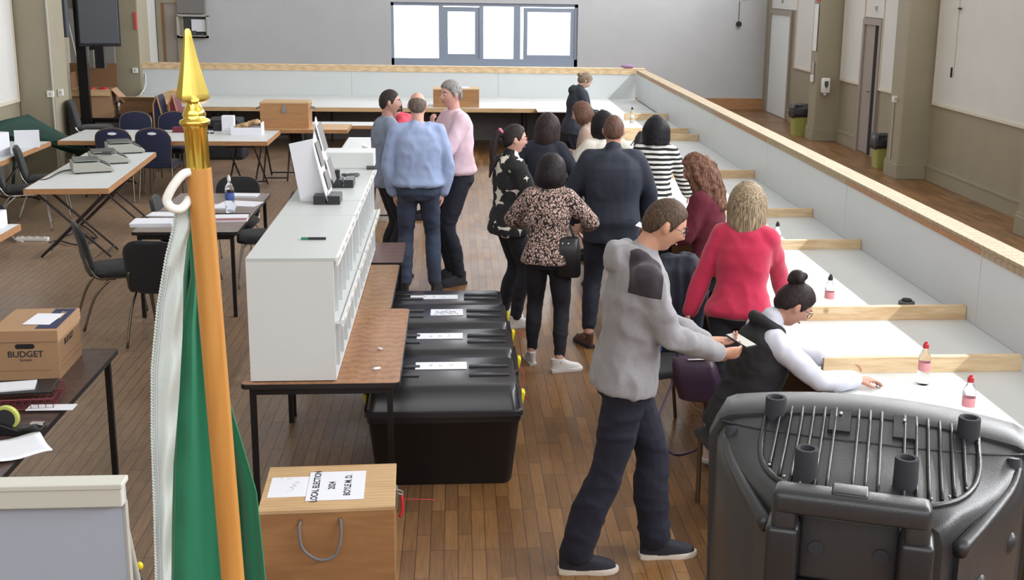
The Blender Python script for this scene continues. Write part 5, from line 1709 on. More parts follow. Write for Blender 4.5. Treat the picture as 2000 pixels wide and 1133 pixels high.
def hand(bm, wr, fd, pn, s, side, curl=.5, spread=1.0, thumb=1.0):
    """wr wrist, fd finger direction, pn palm normal (the way the palm faces)"""
    fd = fd.normalized(); pn = (pn - fd * pn.dot(fd)).normalized()
    ac = fd.cross(pn).normalized() * side   # towards the little finger
    def P_(u, v, w): return wr + (fd * u + ac * v + pn * w) * s
    rg = []
    for u, hw, ht in ((-.02, .024, .019), (.01, .027, .018), (.035, .036, .016), (.065, .041, .0145), (.088, .040, .012), (.094, .034, .008)):
        rg.append([P_(u, math.cos(2 * pi * k / 14) * hw, math.sin(2 * pi * k / 14) * ht) for k in range(14)])
    loft(bm, rg)
    for i, (v, ln, r) in enumerate(((-.030, .072, .0088), (-.010, .080, .009), (.011, .075, .0086), (.030, .058, .0078))):
        p = Vector((.084, v, 0)); ang = curl * (.45 + .06 * i); pts = [Vector((.05, v * .9, 0)), p]
        a = 0
        for k, f in enumerate((.45, .32, .23)):
            a += ang * (1.0, 1.25, .9)[k]
            p = p + Vector((math.cos(a) * ln * f, (v * .10 * spread) * f, math.sin(a) * ln * f))
            pts.append(p)
        limb(bm, [P_(*q) for q in pts], [r * s, r * s, r * .96 * s, r * .9 * s, r * .78 * s], 9)
    th = [(.008, -.022, .004), (.03, -.046, .010 * thumb), (.056, -.058, .020 * thumb), (.08, -.056, .028 * thumb)]
    limb(bm, [P_(*q) for q in th], [.0125 * s, .0115 * s, .0105 * s, .008 * s], 9)


def shoe(par, ank, toe_yaw, s, m, sole, kind='shoe', pitch=0.0):
    """ank: ankle point in person space; yaw relative to person"""
    c, sn = math.cos(toe_yaw), math.sin(toe_yaw)
    X_, Y_ = V(c, sn, 0), V(-sn, c, 0)
    RM = Matrix.Rotation(pitch, 3, X_) if pitch else Matrix.Identity(3)
    def P_(x, y, z): return V(ank.x, ank.y, 0) + RM @ ((X_ * x + Y_ * (y) + V(0, 0, z)) * s) + V(0, 0, ank.z - .085 * s)
    def out(k, z, tw=0):
        o = []
        prof = [(-.075, .0), (-.070, .024), (-.04, .033), (0, .032), (.05, .034), (.10, .044), (.14, .044), (.175, .034), (.195, .014), (.20, 0)]
        pts = [(w_, y) for y, w_ in prof] + [(-w_, y) for y, w_ in prof[::-1][1:-1]]
        return [P_(x * k, y * (k * .5 + .5), z) for x, y in pts]
    b = BM(); loft(b, [out(1.02, 0), out(1.06, .006), out(1.04, .024)]); so = obj('sole', b, sole, par, smooth=40)
    def up(k, z, y1, y0=-.072, w=.034):
        o = []
        for i in range(18):
            a = 2 * pi * i / 18
            cy = (y0 + y1) / 2; ry = (y1 - y0) / 2
            ww = w * (1 + .25 * max(0, math.sin(a)))
            o.append(P_(math.cos(a) * ww * k, cy + math.sin(a) * ry, z))
        return o
    b = BM(); loft(b, [up(1.1, .022, .193), up(1.1, .04, .19), up(1.02, .058, .165), up(.92, .075, .10, w=.036), up(.9, .10, .045, w=.037), up(.88, .112 if kind == 'shoe' else .16, .04, w=.036)])
    return obj(kind, b, m, par, smooth=50)


SKIN = {}
def skin(c):
    if c not in SKIN:
        SKIN[c] = mat('skin_%d_%d' % (c[0], c[1]), c, .55, bump=.1, bscale=150, var=.05, vscale=14)
        SKIN[c].node_tree.nodes['Principled BSDF'].inputs['Subsurface Weight'].default_value = .06
        SKIN[c].node_tree.nodes['Principled BSDF'].inputs['Subsurface Radius'].default_value = (.01, .004, .002)
    return SKIN[c]
HM = {}
def hairmat(c, c2=None):
    key = (c, c2)
    if key not in HM:
        m = bpy.data.materials.new('hair'); m.use_nodes = True
        k = NT(m)
        tc = k.n('ShaderNodeTexCoord'); mp = k.n('ShaderNodeMapping'); mp.inputs['Scale'].default_value = (110, 110, 9)
        k.l(tc.outputs['Object'], mp.inputs['Vector'])
        nz = k.n('ShaderNodeTexNoise', i_Scale=1.6, i_Detail=4.0); k.l(mp.outputs[0], nz.inputs['Vector'])
        cr = k.n('ShaderNodeValToRGB'); e = cr.color_ramp.elements
        e[0].position, e[1].position = .35, .68
        e[0].color = lin(tuple(v * .6 for v in c)); e[1].color = lin(c2 or tuple(min(255, v * 1.12 + 2) for v in c))
        k.l(nz.outputs['Fac'], cr.inputs[0]); k.l(cr.outputs[0], k.b.inputs['Base Color'])
        k.b.inputs['Roughness'].default_value = .6; k.b.inputs['Specular IOR Level'].default_value = .22
        bp = k.n('ShaderNodeBump', i_Strength=.5, i_Distance=.002); k.l(nz.outputs['Fac'], bp.inputs['Height']); k.l(bp.outputs[0], k.b.inputs['Normal'])
        HM[key] = m
    return HM[key]
M['eyewhite'] = mat('eye_white', (200, 196, 190), .3)
M['iris'] = mat('iris_dark', (46, 36, 30), .2)
M['lips'] = mat('lips', (158, 92, 84), .5)
M['lensframe'] = mat('spectacle_frame', (28, 22, 24), .3)


def person(label, x, y, heading, h=1.7, fem=False, lean=5, twist=0, head=(0, 0, 0), feet=((-.12, 0, 5), (.12, .02, -5)), hands=None, handrot=None,
           skinc=(190, 146, 124), hair=None, top=None, legs=None, shoes=('ink', 'ink', 'shoe'), seat=None, pelvis=(0, 0), build=1.0, glasses=None,
           voxel=.008, headfwd=.0, curl=(.5, .5), extra=None, side_lean=0, poles=None, lift=(0, 0)):
    s = h / 1.75
    pz = (.955 * s if seat is None else seat)
    o = V(pelvis[0], pelvis[1], pz)
    le = R_(lean)
    U = V(math.sin(R_(side_lean)), math.sin(le), math.cos(le)).normalized()
    R0 = V(math.cos(R_(twist)), math.sin(R_(twist)), 0)
    R = (R0 - U * R0.dot(U)).normalized()
    F = U.cross(R).normalized()
    Rp = V(1, 0, 0); Fp = V(0, 1, 0); Up = V(0, 0, 1)
    if seat is None:
        Up = V(0, math.sin(le * .4), math.cos(le * .4)); Fp = V(0, Up.z, -Up.y)
    hipw = (.092 if fem else .088) * s
    hips = [o + Rp * (-hipw) - Up * .03 * s, o + Rp * hipw - Up * .03 * s]
    shw = (.140 if fem else .163) * s * (.5 + .5 * build)
    sho = [o + U * .458 * s - R * shw, o + U * .458 * s + R * shw]
    nb = o + U * .515 * s
    hx = R_(head[1])
    # head frame
    HR = Matrix.Rotation(R_(head[0]) + R_(twist), 3, 'Z') @ Matrix.Rotation(-hx, 3, 'X') @ Matrix.Rotation(R_(head[2]), 3, 'Y')
    nd = (U * .6 + V(0, 0, .6) + HR @ V(0, .25, 0.25) * (math.sin(abs(hx)) + .3)).normalized()
    hc = nb + nd * .075 * s + (HR @ V(0, .022, .085)) * s + F * headfwd
    MX = Matrix.Translation(hc) @ HR.to_4x4() @ Matrix.Diagonal((s ** .5, s ** .5, s ** .5, 1))
    feetp, knees = [], []
    for i, (fx, fy, fyaw) in enumerate(feet):
        a = V(fx, fy, .085 * s + lift[i])
        if seat is None:
            k, a2 = ik(hips[i], a, .44 * s, .43 * s, V((-.06 if i == 0 else .06), 1, 0))
        else:
            k, a2 = ik(hips[i], a, .45 * s, .43 * s, V(0, .7, 1))
        knees.append(k); feetp.append(a2)
    if hands is None:
        hands = ((-.24, .06, .80), (.24, .06, .80))
    elb, wri = [], []
    for i in (0, 1):
        tgt = V(*hands[i]) * 1.0
        tgt.z = tgt.z
        pl_ = V((-.5, -.8, -.5) if i == 0 else (.5, -.8, -.5)) if not poles or poles[i] is None else V(*poles[i])
        e, w_ = ik(sho[i], tgt, .285 * s, .255 * s, pl_)
        elb.append(e); wri.append(w_)
    g = build
    if fem:
        TR = [(-.12, .12, .09, 0), (-.06, .172 * g, .112 * g, 0), (0, .168 * g, .112 * g, 0), (.07, .142 * g, .098 * g, .004), (.15, .124 * g, .088 * g, .006), (.22, .132 * g, .096 * g, .010), (.30, .142 * g, .118 * g, .016), (.37, .145 * g, .106 * g, .008), (.425, .136 * g, .092, 0), (.462, .122, .082, -.005), (.492, .092, .068, -.008), (.515, .062, .056, -.006), (.535, .049, .048, 0)]
    else:
        TR = [(-.12, .12, .09, 0), (-.06, .158 * g, .112 * g, 0), (0, .160 * g, .116 * g, 0), (.08, .150 * g, .110 * g, .004), (.16, .148 * g, .104 * g, .006), (.25, .160 * g, .112 * g, .008), (.34, .168 * g, .116 * g, .006), (.41, .162 * g, .106 * g, 0), (.455, .150 * g, .094, -.004), (.488, .118, .082, -.008), (.513, .082, .068, -.008), (.54, .057, .056, -.002)]
    TR = [(a * s, b_ * s, c * s, d * s) for a, b_, c, d in TR]
    def tor(bm, off, hmin=-9, hmax=9, flare=0.0):
        rr = [(a, w + off, d + off, f) for a, w, d, f in TR if hmin - .001 <= a <= hmax + .001]
        return rr
    # ---------- body
    bm = BM()
    torso_rings(bm, TR, o, U, F, R)
    thr = (.086 if fem else .082) * s * (g * .5 + .5)
    for i in (0, 1):
        limb(bm, [hips[i], (hips[i] + knees[i]) / 2 + V(0, .005, 0), knees[i], knees[i] * .62 + feetp[i] * .38 + V(0, -.012, 0) * s, feetp[i]], [thr, thr * .84, .053 * s, .052 * s, .036 * s])
        if feet:
            yw = R_(feet[i][2]); fd = V(-math.sin(yw), math.cos(yw), 0)
            limb(bm, [feetp[i] - fd * .03 * s - V(0, 0, .04) * s, feetp[i] + fd * .06 * s - V(0, 0, .045) * s, feetp[i] + fd * .14 * s - V(0, 0, .058) * s], [.024 * s, .024 * s, .018 * s], 10)
        limb(bm, [sho[i] - V(0, 0, .005), (sho[i] + elb[i]) / 2, elb[i]], [.048 * s, .044 * s, .036 * s])
        limb(bm, [elb[i], elb[i] * .65 + wri[i] * .35, wri[i]], [.036 * s, .039 * s, .026 * s])
        fd = (wri[i] - elb[i]).normalized()
        if handrot and handrot[i]:
            fd2, pn = V(*handrot[i][0]), V(*handrot[i][1])
        else:
            fd2 = fd; pn = V(1 if i == 0 else -1, .2, 0)
        hand(bm, wri[i] + fd * .012, fd2, pn, s * .96, -1 if i == 0 else 1, curl[i])
    limb(bm, [nb - U * .04 * s, nb + nd * .03 * s, hc - (HR @ V(0, .012, .035)) * s], [.060 * s, .052 * s, .055 * s] if not fem else [.052 * s, .044 * s, .050 * s])
    head_mesh(bm, MX, fem)
    me = bake(bm, min(voxel, .0075), 2, .4)
    P = mesh_obj('person', me, skin(skinc))
    P.location = (x, y, 0); P.rotation_euler = (0, 0, R_(heading))
    tag(P, label, 'person')
    # ---------- trousers
    lg = legs or {}; hem_ = (top or {}).get('hem', -.03)
    lm = lg.get('m', 'ink'); fl_ = lg.get('flare', .016); to = lg.get('off', .012)
    bm = BM()
    torso_rings(bm, [(a, w + to, d + to, f) for a, w, d, f in TR if a <= max(-.05, min(.085, hem_ + .05)) * s], o, Up, Fp, Rp) if seat is None else torso_rings(bm, [(a, w + to, d + to, f) for a, w, d, f in TR if a <= .085 * s], o, (U + Up).normalized(), Fp, Rp)
    for i in (0, 1):
        endz = lg.get('end', .03)
        an = feetp[i] + (knees[i] - feetp[i]).normalized() * endz * s
        limb(bm, [hips[i], (hips[i] + knees[i]) / 2 + V(0, .005, 0), knees[i], knees[i] * .55 + an * .45 + V(0, -.012, 0) * s, an],
             [thr + to, thr * .86 + to, .055 * s + to, .052 * s + max(to, fl_ * .8), .037 * s + fl_])
    me = bake(bm, .010, 4)
    wrinkle(me, lg.get('wr', .006), (7, 7, 11), seed=x * 3)
    mesh_obj('trousers', me, lm, P)
    # ---------- top
    tp_ = top or {}
    off = tp_.get('off', .014); hem = tp_.get('hem', -.03); sl = tp_.get('sleeve', 1.0); hemoff = tp_.get('hemoff', off + .006)
    bm = BM()
    hipx = (hipw + thr + to + .014) if seat is None and hem < .02 else 0
    rr = []
    for a, w, d, f in TR:
        if a > (hem + .02) * s and a < .516 * s:
            kk = max(0.0, min(1.0, (.10 * s - a) / (.09 * s)))
            rr.append((a, max(w + off, hipx * kk), max(d + off, (thr + to + .022) * kk if hipx else 0), f))
    # hem ring interpolated
    def ring_at(hh):
        for q, w_ in zip(TR, TR[1:]):
            if q[0] <= hh <= w_[0]:
                t = (hh - q[0]) / (w_[0] - q[0])
                return [q[k] + (w_[k] - q[k]) * t for k in range(4)]
        return list(TR[1])
    hr = ring_at(max(hem * s, TR[1][0]))
    if hem < .02 and seat is None:
        hr[1] = max(hr[1], hipw + thr + to - hemoff + .022); hr[2] = max(hr[2], thr + to - hemoff + .022)
    base_r = [(hem * s, hr[1] + hemoff, hr[2] + hemoff, hr[3])]
    if hem < -.06:
        base_r.append((-.05 * s, max(TR[1][1], hr[1]) + hemoff, max(TR[1][2], hr[2]) + hemoff, 0))
        rr = [q for q in rr if q[0] > -.04 * s]
    if tp_.get('blouse'):
        base_r.append(((hem + .03) * s, hr[1] + hemoff + tp_['blouse'], hr[2] + hemoff + tp_['blouse'], hr[3]))
        rr = [q for q in rr if q[0] > (hem + .05) * s]
        rr = [(a, w + (tp_['blouse'] * max(0, 1 - (a / s - hem) / .30)), d + tp_['blouse'] * max(0, 1 - (a / s - hem) / .30), f) for a, w, d, f in rr]
    rr = base_r + rr + [(.534 * s, .060 * s + off * .4, .060 * s + off * .4, 0)]
    torso_rings(bm, rr, o, U, F, R)
    so = tp_.get('sloff', off)
    for i in (0, 1):
        limb(bm, [nb - U * .055 * s, (nb + sho[i]) / 2 - U * .012 * s, sho[i]], [.062 * s, .056 * s + so * .6, .050 * s + so])
    for i in (0, 1):
        if sl <= 0:
            limb(bm, [sho[i], sho[i] * .9 + elb[i] * .1], [.05 * s + so, .048 * s + so]); continue
        limb(bm, [sho[i], (sho[i] + elb[i]) / 2 if sl > .5 else sho[i] * .4 + elb[i] * .6, elb[i]][:3 if sl >= .5 else 2], [.050 * s + so, .046 * s + so, .038 * s + so][:3 if sl >= .5 else 2])
        if sl > .5:
            q = (sl - .5) * 2
            e2 = elb[i] * (1 - q) + (wri[i] - (wri[i] - elb[i]).normalized() * .01) * q
            limb(bm, [elb[i], (elb[i] + e2) / 2, e2], [.038 * s + so, .040 * s + so, .030 * s + so * (1.0 if not tp_.get('cuff') else .7)])
    if tp_.get('collar', True):
        ch = tp_.get('collarh', .02)
        limb(bm, [nb - U * .035, nb + nd * (ch * .4), nb + nd * ch], [.078 * s, .070 * s, .066 * s])
    if tp_.get('hood'):
        hk = tp_['hood']
        cc = nb - F * .065 * s + U * .0
        limb(bm, [nb - R * .10 * s + F * .04 * s - U * .02 * s, nb - R * .105 * s - F * .03 * s + U * .015 * s, cc - F * .03 * s + U * .02 * s, nb + R * .105 * s - F * .03 * s + U * .015 * s, nb + R * .10 * s + F * .04 * s - U * .02 * s], [.022, .034 * hk, .045 * hk, .034 * hk, .022])
        ell(bm, nb - F * .115 * s - U * .015 * s, (.095 * s * hk, .060 * s * hk, .075 * s * hk), rot=Matrix((R, F, U)).transposed(), u=20, v=12)
    if tp_.get('extra'): tp_['extra'](bm, locals())
    me = bake(bm, tp_.get('voxel', .010), tp_.get('smooth', 12))
    wrinkle(me, tp_.get('wr', .007), tp_.get('wf', (8, 8, 6)), seed=x * 5 + 1)
    T = mesh_obj(tp_.get('name', 'shirt'), me, tp_.get('m', 'ink'), P)
    if tp_.get('patch'):
        k = NT(M[tp_['m']])
        tc_ = k.n('ShaderNodeTexCoord')
        sb = k.n('ShaderNodeVectorMath', operation='SUBTRACT'); sb.inputs[1].default_value = o; k.l(tc_.outputs['Object'], sb.inputs[0])
        prod = None
        for ax_, lo, hi, ab in tp_['patch'][1]:
            dp = k.n('ShaderNodeVectorMath', operation='DOT_PRODUCT'); dp.inputs[1].default_value = {'R': R, 'F': F, 'U': U}[ax_]; k.l(sb.outputs[0], dp.inputs[0])
            src = dp.outputs['Value']
            if ab:
                aa = k.n('ShaderNodeMath', operation='ABSOLUTE'); k.l(src, aa.inputs[0]); src = aa.outputs[0]
            cp_ = k.n('ShaderNodeMath', operation='COMPARE'); cp_.inputs[1].default_value = (lo + hi) / 2 * s; cp_.inputs[2].default_value = (hi - lo) / 2 * s; k.l(src, cp_.inputs[0])
            if prod is None: prod = cp_.outputs[0]
            else:
                mu = k.n('ShaderNodeMath', operation='MULTIPLY'); k.l(prod, mu.inputs[0]); k.l(cp_.outputs[0], mu.inputs[1]); prod = mu.outputs[0]
        mxn = k.n('ShaderNodeMix', data_type='RGBA'); k.l(prod, mxn.inputs[0])
        old = k.b.inputs['Base Color'].links[0].from_socket
        k.l(old, mxn.inputs[6]); mxn.inputs[7].default_value = lin(tp_['patch'][0]); k.l(mxn.outputs[2], k.b.inputs['Base Color'])
    # ---------- shoes
    for i in (0, 1):
        shoe(P, feetp[i], R_(feet[i][2]), s, shoes[0], shoes[1], shoes[2], pitch=(R_(-12) if lift[i] > 0 else 0))
    # ---------- face
    b2 = BM()
    for sx in (-1, 1):
        ell(b2, MX @ V(sx * .031, .0755, .010), (.0115, .0115, .0085), u=12, v=8)
    e = obj('eye', b2, 'eyewhite', P, smooth=True)
    b2 = BM()
    for sx in (-1, 1):
        ell(b2, MX @ V(sx * .031, .0835, .009), (.0055, .0055, .0055), u=10, v=6)
    obj('iris', b2, 'iris', e, smooth=True)
    b2 = BM(); limb(b2, [MX @ V(-.020, .0835, -.056), MX @ V(0, .0905, -.054), MX @ V(.020, .0835, -.056)], [.002, .0048, .002], 8); obj('lips', b2, 'lips', P, smooth=True)
    hc_ = hair.get('c', (50, 38, 32)) if hair else (60, 50, 40)
    b2 = BM()
    for sx in (-1, 1):
        tube(b2, smoothpath([MX @ V(sx * .015, .091, .031), MX @ V(sx * .032, .089, .038), MX @ V(sx * .048, .076, .032)], 4), .0028, 6)
    obj('eyebrow', b2, hairmat(tuple(v * .9 for v in hc_)), P, smooth=True)
    # ---------- hair
    if hair:
        hm = hairmat(hair['c'], hair.get('c2'))
        st_ = hair['style']
        bm = BM()
        if st_ in ('short', 'bald'):
            top_ = None
            if st_ == 'bald':
                top_ = lambda x_, y_, z_: max(0, min(1, (.42 - z_ - .35 * y_) / .16)) * (1 if y_ < .35 else 0)
            hair_cap(bm, MX, fem, hair.get('t', .010), hair.get('line', SHORT), top_)
            H_ = obj('hair', bm, hm, P, smooth=True)
        else:
            hair_cap(bm, MX, fem, hair.get('t', .016), hair.get('line', LONGL))
            random.seed(int(abs(x * 100)))
            if st_ in ('bob', 'long', 'curly'):
                ln = hair.get('len', -.20)
                for az in range(hair.get('az', 70), 361 - hair.get('az', 70), 9):
                    a = R_(az)
                    dx, dy = math.sin(a), math.cos(a)
                    jit = random.uniform(-.012, .012)
                    ww = hair.get('w', 1.0)
                    pts = [MX @ V(dx * .03, dy * .03 - .01, .118), MX @ V(dx * .075, dy * .09, .07), MX @ V(dx * .092 * ww, dy * .108 * ww, .0), MX @ V(dx * .094 * ww, dy * .106 * ww, ln * .5), MX @ V(dx * (.080 + .012 * ww) * hair.get('tip', 1), dy * (.09 + .01 * ww) * hair.get('tip', 1), ln + jit)]
                    if st_ == 'curly':
                        pts = [p + V(random.uniform(-.014, .014), random.uniform(-.014, .014), 0) if k > 1 else p for k, p in enumerate(pts)]
                    limb(bm, pts, [.014, .021, .026, .025, .013], 8)
            if st_ == 'pony':
                q = hair.get('tail', [(0, -.10, .045), (.0, -.15, .02), (.0, -.165, -.10), (.0, -.15, -.22), (.01, -.15, -.30)])
                limb(bm, [MX @ V(*p) for p in q], [.028, .032, .036, .028, .010][:len(q)], 12)
            if st_ == 'bun':
                q = hair.get('bun', (0, -.085, .105)); r = hair.get('br', .045)
                ell(bm, MX @ V(*q), (r, r * .9, r * .85), u=18, v=12)
                for k in range(5):
                    a = 2 * pi * k / 5
                    ell(bm, MX @ V(q[0] + r * .6 * math.cos(a), q[1] + r * .4 * math.sin(a), q[2] + r * .55 * math.sin(a)), (r * .5, r * .5, r * .45), u=12, v=8)
            me = bake(bm, .007, 5, .5)
            wrinkle(me, hair.get('wr', .003), (30, 30, 8 if st_ != 'curly' else 26), seed=x)
            if st_ == 'curly':
                wrinkle(me, .012, (16, 16, 16), seed=3)
            H_ = mesh_obj('hair', me, hm, P)
        if hair.get('clip'):
            b2 = BM(); limb(b2, [MX @ V(*p) for p in hair['clip'][1]], hair['clip'][2], 10); obj('hair_clip', b2, hair['clip'][0], H_, smooth=True)
    if glasses:
        b2 = BM()
        zc = glasses.get('z', .010); yc = glasses.get('y', .098)
        for sx in (-1, 1):
            pts = [MX @ V(sx * .034 + .024 * math.cos(k / 20 * 2 * pi), yc - .006 * abs(math.cos(k / 20 * 2 * pi)) * (1 if math.cos(k / 20 * 2 * pi) * sx > 0 else 0), zc + .018 * math.sin(k / 20 * 2 * pi)) for k in range(20)]
            tube(b2, pts, .0016, 6, closed=True)
            tube(b2, [MX @ V(sx * .058, yc - .006, zc + .006), MX @ V(sx * .080, .055, zc + .006), MX @ V(sx * .083, .0, zc + .004), MX @ V(sx * .080, -.02, zc - .01)], .0017, 6)
        tube(b2, [MX @ V(-.010, yc, zc + .006), MX @ V(0, yc + .003, zc + .009), MX @ V(.010, yc, zc + .006)], .0016, 6)
        obj('glasses', b2, glasses.get('m', 'lensframe'), P, smooth=True)
    return P, dict(o=o, U=U, F=F, R=R, sho=sho, elb=elb, wri=wri, hc=hc, MX=MX, nb=nb, knees=knees, s=s, T=T)


# ---- clothing materials
def pat(name, fn):
    m = bpy.data.materials.new(name); m.use_nodes = True
    k = NT(m); tc = k.n('ShaderNodeTexCoord')
    fn(k, tc); k.b.inputs['Roughness'].default_value = .9
    return m
def cram(k, fac, c1, c2, a, b):
    cr = k.n('ShaderNodeValToRGB'); e = cr.color_ramp.elements
    e[0].position, e[1].position = a, b; e[0].color, e[1].color = lin(c1), lin(c2)
    k.l(fac, cr.inputs[0]); k.l(cr.outputs[0], k.b.inputs['Base Color'])
def f_stripe(k, tc):
    mp = k.n('ShaderNodeMapping'); k.l(tc.outputs['Object'], mp.inputs['Vector'])
    wv = k.n('ShaderNodeTexWave', i_Scale=7.2, i_Distortion=1.2, i_Detail=1.0); wv.inputs['Detail Scale'].default_value = 1.2; wv.bands_direction = 'Z'
    k.l(mp.outputs[0], wv.inputs['Vector']); cram(k, wv.outputs['Fac'], (30, 30, 34), (224, 222, 218), .46, .54)
def f_star(k, tc):
    vo = k.n('ShaderNodeTexVoronoi', i_Scale=7.2); vo.distance = 'MINKOWSKI'; vo.inputs['Exponent'].default_value = .55; vo.inputs['Randomness'].default_value = .55
    k.l(tc.outputs['Object'], vo.inputs['Vector']); cram(k, vo.outputs['Distance'], (222, 216, 204), (32, 31, 34), .985, 1.0)
def f_leopard(k, tc):
    nz = k.n('ShaderNodeTexNoise', i_Scale=10.0, i_Detail=2.0); k.l(tc.outputs['Object'], nz.inputs['Vector'])
    ad = k.n('ShaderNodeVectorMath', operation='SCALE'); ad.inputs['Scale'].default_value = .12
    k.l(nz.outputs['Color'], ad.inputs[0])
    su = k.n('ShaderNodeVectorMath', operation='ADD'); k.l(tc.outputs['Object'], su.inputs[0]); k.l(ad.outputs[0], su.inputs[1])
    mp = k.n('ShaderNodeMapping'); mp.inputs['Scale'].default_value = (1.5, 1.5, .8); k.l(su.outputs[0], mp.inputs['Vector'])
    vo = k.n('ShaderNodeTexVoronoi', i_Scale=40.0); vo.feature = 'DISTANCE_TO_EDGE'; k.l(mp.outputs[0], vo.inputs['Vector'])
    cram(k, vo.outputs['Distance'], (34, 28, 30), (198, 168, 156), .10, .16)
M['stripe'] = pat('striped_knit', f_stripe); M['star'] = pat('star_print', f_star); M['leopard'] = pat('animal_print', f_leopard)
M['hoodie'] = mat('grey_marl_hoodie', (142, 140, 144), .95, bump=.3, bscale=250, var=.06, vscale=60, sheen=.2)
M['hoodpatch'] = mat('dark_shoulder_patch', (48, 42, 50), .9)
M['blueshirt'] = mat('light_blue_shirt', (150, 166, 202), .8, bump=.2, bscale=400)
M['pinkshirt'] = mat('pale_pink_shirt', (212, 184, 196), .8, bump=.2, bscale=400)
M['greyshirt'] = mat('grey_blue_shirt', (128, 138, 160), .8, bump=.3, bscale=400, var=.1, vscale=120)
M['navyjacket'] = mat('navy_jacket', (32, 38, 52), .75, bump=.3, bscale=60)
M['blacktop'] = mat('black_blue_top', (32, 36, 50), .85)
M['darkjacket'] = mat('dark_grey_jacket', (44, 48, 60), .8)
M['creamknit'] = mat('cream_knit', (222, 218, 206), .95, bump=.6, bscale=120)
M['maroon'] = mat('maroon_knit', (92, 26, 42), .95, bump=.4, bscale=150)
M['hotpink'] = mat('raspberry_pink_sweater', (186, 38, 74), .95, bump=.4, bscale=200, sheen=.3)
M['brightpink'] = mat('bright_coral_pink_top', (232, 84, 104), .9)
M['jeans'] = mat('dark_denim', (36, 44, 66), .9, bump=.4, bscale=300, var=.12, vscale=8)
M['jeans2'] = mat('indigo_denim', (26, 28, 44), .9, bump=.4, bscale=300, var=.14, vscale=8)
M['jeans3'] = mat('slate_denim', (60, 70, 92), .9, bump=.4, bscale=300, var=.14, vscale=8)
M['navytrouser'] = mat('navy_trousers', (30, 32, 46), .85, bump=.2, bscale=200)
M['blacktrouser'] = mat('black_trousers', (26, 25, 34), .85, bump=.2, bscale=200)
M['vest'] = mat('black_gilet', (30, 29, 33), .8, bump=.3, bscale=60)
M['whiteshirt'] = mat('white_shirt', (208, 210, 224), .85, bump=.2, bscale=300)
M['beigetop'] = mat('beige_top', (160, 138, 126), .9)
M['purple'] = mat('purple_leather', (60, 40, 62), .42, bump=.2, bscale=80)
M['shoewhite'] = mat('white_trainer', (212, 208, 206), .7)
M['shoepink'] = mat('pale_pink_trainer', (214, 190, 186), .7)
M['shoebrown'] = mat('brown_boot', (88, 60, 50), .6)
M['shoedark'] = mat('dark_navy_trainer', (30, 30, 40), .8)
M['solecream'] = mat('cream_sole', (206, 196, 184), .7)
# 1 hoodie man
hands15 = ((-.05, .40, 1.08), (.19, .42, 1.10))
P15, K15 = person('man in a grey hoodie with dark shoulder patches and glasses, walking right', .83, 5.33, -88, 1.86, lean=7, head=(0, 26, 0), headfwd=.02, pelvis=(0, -.04),
    feet=((-.06, .15, 2), (.06, -.27, -2)), lift=(0, .0), hands=((-.06, .36, 1.13), (.12, .38, 1.12)), poles=((-.5, -1, -.6), (.35, -1, -.5)), handrot=(((.4, 1, .05), (.2, 0, 1)), ((-.35, 1, -.1), (-.9, 0, .4))), curl=(.7, .8),
    hair=dict(style='short', c=(84, 66, 52), t=.010), glasses=dict(m='lensframe'), skinc=(196, 146, 122),
    top=dict(m='hoodie', name='hoodie', off=.026, hem=-.085, hemoff=.036, sloff=.022, hood=1.0, collarh=.02, wr=.016, cuff=True, voxel=.009, smooth=22,
             patch=((50, 44, 52), [('R', .09, .30, True), ('F', -.075, .06, False), ('U', .385, .60, False)])),
    legs=dict(m='jeans2', off=.022, flare=.042, wr=.010), shoes=('shoedark', 'solecream', 'shoe'))
# phone in hand, lanyard card
w_ = K15['wri'][1]
t = thing('mobile_phone', 'dark phone held flat by the hoodie man', 'phone', (0, 0, 0))
mxp = P15.matrix_basis
loc = mxp @ V(.03, w_.y + .13, w_.z + .03)
t.location = loc; t.rotation_euler = (0, R_(10), R_(-60))
b = BM(); box(b, -.075, .075, -.036, .036, -.004, .004, bev=.003); obj('body', b, 'ink', t)
b = BM(); box(b, -.07, .07, -.032, .032, .0042, .005); obj('screen', b, 'pvc', t)

# 2 seated woman with bun
P16, K16 = person('seated woman with dark bun, glasses and black gilet writing at the counter', 1.49, 5.88, -82, 1.72, fem=True, lean=17, head=(-5, 38, 0), headfwd=.03,
    seat=.56, feet=((-.12, .40, 0), (.12, .36, 0)), hands=((-.10, .60, .80), (.20, .56, .79)), poles=((-.8, -.3, -.5), (.8, -.5, -.5)), handrot=(((.3, 1, -.1), (0, 0, -1)), ((-.1, 1, -.05), (0, 0, -1))), curl=(.6, .6),
    hair=dict(style='bun', c=(44, 32, 32), t=.016, bun=(0, -.085, .125), br=.05, line=[(0, .075), (40, .06), (62, .03), (80, -.01), (95, .02), (115, -.04), (180, -.075)]), glasses=dict(m='lensframe'), skinc=(186, 136, 116),
    top=dict(m='whiteshirt', name='shirt', off=.012, hem=-.02, sloff=.018, collarh=.05, wr=.010), legs=dict(m='jeans2'), shoes=('shoewhite', 'solecream', 'shoe'), build=1.08)
bm = BM()
k_ = K16
so_ = []
TRv = [(-.10, .21, .155, 0), (0, .205, .15, 0), (.07, .19, .14, 0), (.15, .18, .135, .004), (.22, .185, .14, .008), (.30, .19, .15, .010), (.38, .19, .14, .004), (.44, .185, .115, 0), (.475, .14, .09, -.004), (.50, .105, .085, -.012)]
torso_rings(bm, TRv, k_['o'], k_['U'], k_['F'], k_['R'])
